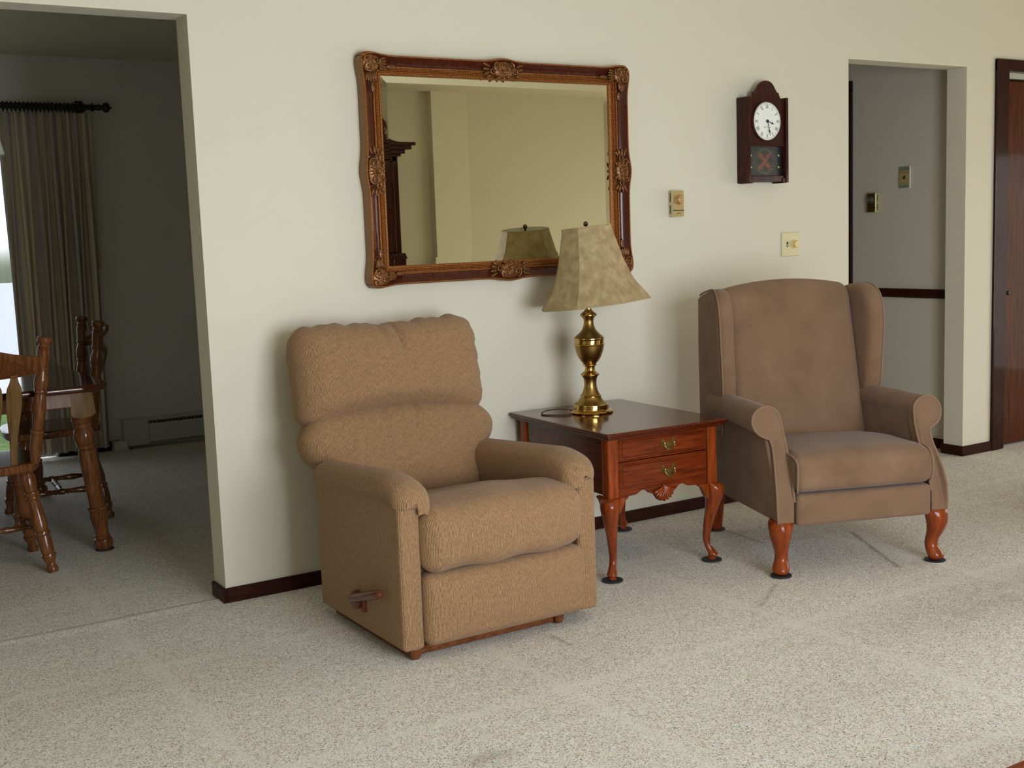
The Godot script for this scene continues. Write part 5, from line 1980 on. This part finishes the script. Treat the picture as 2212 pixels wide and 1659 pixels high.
	m.prism(PackedVector2Array([Vector2(0.0, 0.192), Vector2(0.046, 0.180), Vector2(0.050, 0.172), Vector2(0.046, 0.170), Vector2(0.040, 0.176), Vector2(0.0, 0.186)]), 1.7, 0.0, Transform3D(Basis(Vector3(0, 0, 1), Vector3.UP, Vector3(1, 0, 0)), Vector3(0.30, 0, 0)), 0)
	obj("top_hood", m, M.heater_enamel, t)
	m = mb()
	m.box(Vector3(-0.545, 0.020, 0.0), Vector3(-0.39, 0.19, 0.063), 0.004)
	obj("end_cap", m, M.heater_enamel, t)
	m = mb()
	for k in 60:
		m.box(Vector3(-0.37 + k * 0.025, 0.07, 0.014), Vector3(-0.3695 + k * 0.025, 0.16, 0.052))
	m.box(Vector3(-0.38, 0.108, 0.028), Vector3(1.12, 0.122, 0.042), 0.004)
	obj("fin_element", m, M.black_iron, t).set_meta("kind", "stuff")  # fins coloured black to paint in the shade of the slot
	t = thing("outlet_box", "small white box on the carpet at the left end of the baseboard heater", "outlet box", Vector3(0.525, 0, DZ + 0.05))
	m = mb()
	m.box(Vector3(-0.045, 0.012, -0.035), Vector3(0.042, 0.060, 0.035), 0.004)
	obj("body", m, M.white_plastic, t)
	m = mb()
	m.box(Vector3(-0.048, 0.0, -0.040), Vector3(0.045, 0.014, 0.040), 0.003)
	obj("foot_plate", m, M.white_plastic, t)
	# switch plate half behind the curtain
	t = thing("switch_plate", "single ivory switch plate beside the dining room curtain", "light switch", Vector3(0.476, 1.212, DZ))
	m = mb()
	m.box(Vector3(-0.035, -0.057, 0), Vector3(0.035, 0.057, 0.006), 0.003)
	obj("cover_plate", m, M.ivory_plastic, t)
	m = mb()
	m.box(Vector3(-0.004, -0.008, 0.004), Vector3(0.004, 0.004, 0.016), 0.0015)
	obj("toggle", m, M.ivory_knob, t)
	chandelier()

func chandelier() -> void:
	var c := Vector3(-0.715, 1.60, -1.50)
	var t := thing("chandelier", "brass chandelier with pleated white candle shades over the dining table", "chandelier", c)
	var m := mb()
	m.lathe([Vector2(0.004, -0.16), Vector2(0.014, -0.15), Vector2(0.016, -0.135), Vector2(0.008, -0.12), Vector2(0.03, -0.10), Vector2(0.048, -0.065), Vector2(0.05, -0.04), Vector2(0.03, -0.01), Vector2(0.014, 0.01), Vector2(0.012, 0.06), Vector2(0.024, 0.10), Vector2(0.020, 0.14), Vector2(0.010, 0.17), Vector2(0.009, 0.30), Vector2(0.016, 0.31), Vector2(0.004, 0.33)], 24)
	obj("stem", m, M.brass, t)
	m = mb()
	m.tube([Vector3(0, 0.32, 0), Vector3(0, 0.80, 0)], 0.004, 8)
	obj("drop_rod", m, M.brass, t)
	m = mb()
	m.lathe([Vector2(0.01, 0.77), Vector2(0.03, 0.79), Vector2(0.058, 0.815), Vector2(0.062, 0.838)], 24)
	obj("ceiling_rose", m, M.brass, t)
	for k in 5:
		var a := TAU * k / 5 + PI / 2 + deg_to_rad(4.0)
		var d := Vector3(sin(a), 0, cos(a))
		m = mb()
		m.tube(smooth_path([d * 0.03 + Vector3(0, -0.05, 0), d * 0.12 + Vector3(0, -0.10, 0), d * 0.22 + Vector3(0, -0.085, 0), d * 0.285 + Vector3(0, -0.05, 0), d * 0.297 + Vector3(0, -0.005, 0), d * 0.297 + Vector3(0, 0.02, 0)], 5), 0.006, 8)
		var arm := obj("arm", m, M.brass, t)
		var at := Transform3D(Basis(), d * 0.297)
		m = mb()
		m.lathe([Vector2(0.006, -0.005), Vector2(0.022, 0.001), Vector2(0.030, 0.006), Vector2(0.030, 0.009), Vector2(0.012, 0.010), Vector2(0.010, 0.022), Vector2(0.016, 0.030), Vector2(0.017, 0.040), Vector2(0.012, 0.042)], 16, at)
		obj("drip_cup", m, M.brass, arm)
		m = mb()
		m.lathe([Vector2(0.0115, 0.038), Vector2(0.0115, 0.115), Vector2(0.004, 0.117)], 14, at)
		obj("candle_sleeve", m, M.candle_white, arm)
		m = mb()
		# pleated shade, open above and below
		var cc := d * 0.297
		m.sheet(func(u: float, w: float) -> Vector3:
			var az := TAU * u
			var r := lerpf(0.036, 0.061, pow(w, 0.9)) + 0.0012 * sin(az * 40.0)
			return cc + Vector3(sin(az) * r, lerpf(0.200, 0.094, w), cos(az) * r), 160, 6)
		obj("candle_shade", m, M.candle_shade, arm)

# ---------------------------------------------------------------- hall
func hall_things() -> void:
	thermostat("thermostat", "olive thermostat with a dark round dial on the grey hall wall", Vector3(HALLX, 1.380, -0.690), -PI / 2, M.dark_dial, M.brass_old)
	var t := thing("ornamental_switch", "ornamental printed light switch plate on the grey hall wall", "light switch", Vector3(HALLX, 1.512, -0.470), -PI / 2)
	var m := mb()
	m.box(Vector3(-0.036, -0.060, 0), Vector3(0.036, 0.060, 0.012), 0.002)
	obj("backing", m, M.white_plastic, t)
	m = mb()
	var p := PackedVector3Array([Vector3(-0.035, -0.059, 0.0124), Vector3(0.035, -0.059, 0.0124), Vector3(0.035, 0.059, 0.0124), Vector3(-0.035, 0.059, 0.0124)])
	m.piece(p, PackedInt32Array([0, 2, 1, 0, 3, 2]), 0.0, false, PackedVector2Array([Vector2(0, 1), Vector2(1, 1), Vector2(1, 0), Vector2(0, 0)]))
	obj("printed_face", m, M.plate_print, t)
	m = mb()
	m.box(Vector3(-0.006, -0.010, 0.012), Vector3(0.006, 0.010, 0.0135), 0.0005)
	m.box(Vector3(-0.004, -0.006, 0.013), Vector3(0.004, 0.003, 0.022), 0.001)
	obj("toggle", m, M.cord_brown, t)

# ---------------------------------------------------------------- what stands behind the camera and in the mirror
func opposite_things() -> void:
	var t := thing("china_hutch", "dark wooden china hutch with a scrolled pediment, seen in the mirror", "cabinet", Vector3(2.296, 0, 4.62))
	t.scale = Vector3(1.34, 1, 1)
	var hw: Material = M.hutch_wood
	var m := mb()
	m.box(Vector3(-0.50, 0.0, -0.42), Vector3(0.50, 0.09, 0.0), 0.006)
	m.box(Vector3(-0.48, 0.09, -0.40), Vector3(0.48, 1.05, 0.0), 0.004)
	obj("base_cabinet", m, hw, t)
	m = mb()
	m.prism(PackedVector2Array([Vector2(-0.50, 1.045), Vector2(0.50, 1.045), Vector2(0.505, 1.075), Vector2(0.47, 1.13), Vector2(0.46, 1.16), Vector2(-0.46, 1.16), Vector2(-0.47, 1.13), Vector2(-0.505, 1.075)]), 0.42, 0.01, Transform3D(Basis(), Vector3(0, 0, -0.21)), 2)
	obj("waist_moulding", m, hw, t)
	m = mb()
	for s in [-1.0, 1.0]:
		m.box(Vector3(s * 0.44 - 0.018, 1.15, -0.36), Vector3(s * 0.44 + 0.018, 1.90, 0.0), 0.003)
	m.box(Vector3(-0.44, 1.15, -0.02), Vector3(0.44, 1.90, -0.004))
	m.box(Vector3(-0.45, 1.86, -0.36), Vector3(0.45, 1.90, 0.0), 0.003)
	obj("upper_case", m, hw, t)
	for k in 2:
		m = mb()
		m.box(Vector3(-0.42, 1.38 + 0.23 * k, -0.33), Vector3(0.42, 1.395 + 0.23 * k, -0.02), 0.002)
		obj("shelf", m, hw, t)
	for s in [-1.0, 1.0]:
		m = mb()
		var a := 0.008 if s > 0 else -0.420
		m.box(Vector3(a, 1.165, -0.385), Vector3(a + 0.06, 1.855, -0.36), 0.004)
		m.box(Vector3(a + 0.352, 1.165, -0.385), Vector3(a + 0.412, 1.855, -0.36), 0.004)
		m.box(Vector3(a + 0.06, 1.165, -0.385), Vector3(a + 0.352, 1.225, -0.36), 0.004)
		m.box(Vector3(a + 0.06, 1.795, -0.385), Vector3(a + 0.352, 1.855, -0.36), 0.004)
		for k in 3:
			m.box(Vector3(a + 0.06, 1.355 + 0.145 * k, -0.38), Vector3(a + 0.352, 1.369 + 0.145 * k, -0.364), 0.003)
		m.box(Vector3(a + 0.199, 1.225, -0.38), Vector3(a + 0.213, 1.795, -0.364), 0.003)
		var d := obj("glazed_door", m, hw, t)
		m = mb()
		m.box(Vector3(a + 0.055, 1.22, -0.374), Vector3(a + 0.357, 1.80, -0.371))
		obj("pane", m, M.window_glass, d)
		m = mb()
		m.box(Vector3(a + 0.02, 0.14, -0.415), Vector3(a + 0.392, 0.78, -0.398), 0.006)
		m.box(Vector3(a + 0.08, 0.20, -0.424), Vector3(a + 0.332, 0.72, -0.412), 0.008)
		obj("cupboard_door", m, hw, t)
		m = mb()
		m.box(Vector3(a + 0.01, 0.81, -0.415), Vector3(a + 0.402, 1.02, -0.398), 0.006)
		obj("drawer", m, hw, t)
	m = mb()
	for q in [[0.472, 1.895, 1.915, 0.385], [0.492, 1.915, 1.945, 0.405], [0.525, 1.945, 1.975, 0.43], [0.545, 1.975, 2.0, 0.45]]:
		m.box(Vector3(-q[0], q[1], -q[3]), Vector3(q[0], q[2], 0.0), 0.004)
	obj("cornice", m, hw, t)
	for s in [-1.0, 1.0]:
		var pl := PackedVector2Array()
		for q in smooth_path([Vector3(0.50, 2.0, 0), Vector3(0.42, 2.01, 0), Vector3(0.34, 2.06, 0), Vector3(0.27, 2.14, 0), Vector3(0.18, 2.20, 0), Vector3(0.10, 2.20, 0), Vector3(0.065, 2.165, 0), Vector3(0.085, 2.13, 0)], 4):
			pl.append(Vector2(q.x * s, q.y))
		pl.append_array(PackedVector2Array([Vector2(0.13 * s, 2.12), Vector2(0.16 * s, 2.06), Vector2(0.12 * s, 2.0)]))
		m = mb()
		m.prism(pl, 0.05, 0.006, Transform3D(Basis(), Vector3(0, 0, -0.40)), 2)
		obj("pediment", m, hw, t)
	m = mb()
	m.lathe([Vector2(0.03, 2.0), Vector2(0.03, 2.04), Vector2(0.016, 2.05), Vector2(0.036, 2.09), Vector2(0.03, 2.13), Vector2(0.012, 2.16), Vector2(0.006, 2.21)], 18, Transform3D(Basis(), Vector3(0, 0, -0.40)))
	obj("finial", m, hw, t)
	# coffee table: one corner shows at the bottom right
	t = thing("coffee_table", "red-brown wooden table edge at the bottom right corner", "coffee table", Vector3(0.68, 0, 3.26))
	m = mb()
	var rr := PackedVector2Array([Vector2(-0.60, -0.303), Vector2(0.60, -0.303), Vector2(0.60, 0.30), Vector2(-0.60, 0.30)])
	m.prism(rr, 0.026, 0.008, Transform3D(Basis(Vector3.RIGHT, -PI / 2), Vector3(0, 0.407, 0)), 4, 40.0)
	obj("tabletop", m, M.cherry_across, t)
	m = mb()
	for s in [-1.0, 1.0]:
		m.box(Vector3(-0.52, 0.33, s * 0.24 - 0.01), Vector3(0.52, 0.394, s * 0.24 + 0.01), 0.002)
		m.box(Vector3(s * 0.53 - 0.01, 0.33, -0.23), Vector3(s * 0.53 + 0.01, 0.394, 0.23), 0.002)
	obj("apron", m, M.cherry_across, t)
	for sx in [-1.0, 1.0]:
		for sz in [-1.0, 1.0]:
			m = mb()
			m.stack([[Vector3(sx * 0.53, 0, sz * 0.24), 0.018, 0.018, 4.0], [Vector3(sx * 0.53, 0.33, sz * 0.24), 0.027, 0.027, 6.0], [Vector3(sx * 0.53, 0.394, sz * 0.24), 0.027, 0.027, 6.0]], 16, 6.0, 30.0)
			obj("leg", m, M.cherry_upright, t)

# ---------------------------------------------------------------- coasters under the feet
func coasters() -> void:
	var m := mb()
	m.lathe([Vector2(0.036, 0.0005), Vector2(0.039, 0.0025), Vector2(0.039, 0.0065), Vector2(0.037, 0.0075), Vector2(0.031, 0.0070), Vector2(0.001, 0.0070)], 32, Transform3D(), 30.0)
	var first := obj("furniture_coaster", m, M.coaster_rubber)
	var turn := func(c: Vector3, a: float, p: Vector3) -> Vector3: return c + p.rotated(Vector3.UP, deg_to_rad(a))
	var tt := Vector3(1.475, 0, 0.375)
	var w := Vector3(2.034, 0, 1.111)
	var d := Vector3(-0.66, 0, -1.76)
	var k := 0.7071 * 0.008
	var spots := [
		[turn.call(tt, -2.5, Vector3(-0.226 - k, 0, 0.291 + k)), "dark round coaster under the end table's front left foot"],
		[turn.call(tt, -2.5, Vector3(0.226 + k, 0, 0.291 + k)), "dark round coaster under the end table's front right foot"],
		[turn.call(tt, -2.5, Vector3(0.226 + k, 0, -0.291 - k)), "dark round coaster under the end table's back right foot, near the baseboard"],
		[turn.call(w, -20.0, Vector3(-0.306 - 0.005, 0, -0.014 + 0.009)), "dark round coaster under the wing chair's front left foot"],
		[turn.call(w, -20.0, Vector3(0.306 + 0.005, 0, -0.014 + 0.009)), "dark round coaster with a pale underside under the wing chair's front right foot"],
		[turn.call(w, -20.0, Vector3(-0.275, 0, -0.722)), "dark round coaster under the wing chair's straight back leg"],
		[d + Vector3(0.490, 0, 0.685), "dark round coaster under the dining table's nearest leg"],
	]
	for i in spots.size():
		var o: Node3D = first
		if i > 0:
			o = first.duplicate()
			o.name = numbered("furniture_coaster")
			add_child(o)
		o.position = spots[i][0]
		tag(o, spots[i][1], "coaster", "coasters under the furniture feet")
		if i == 4:
			m = mb()
			m.lathe([Vector2(0.038, -0.0005), Vector2(0.041, 0.0005), Vector2(0.041, 0.0018), Vector2(0.038, 0.0022)], 32, Transform3D(), 30.0)
			obj("felt_base", m, M.white_felt, o)
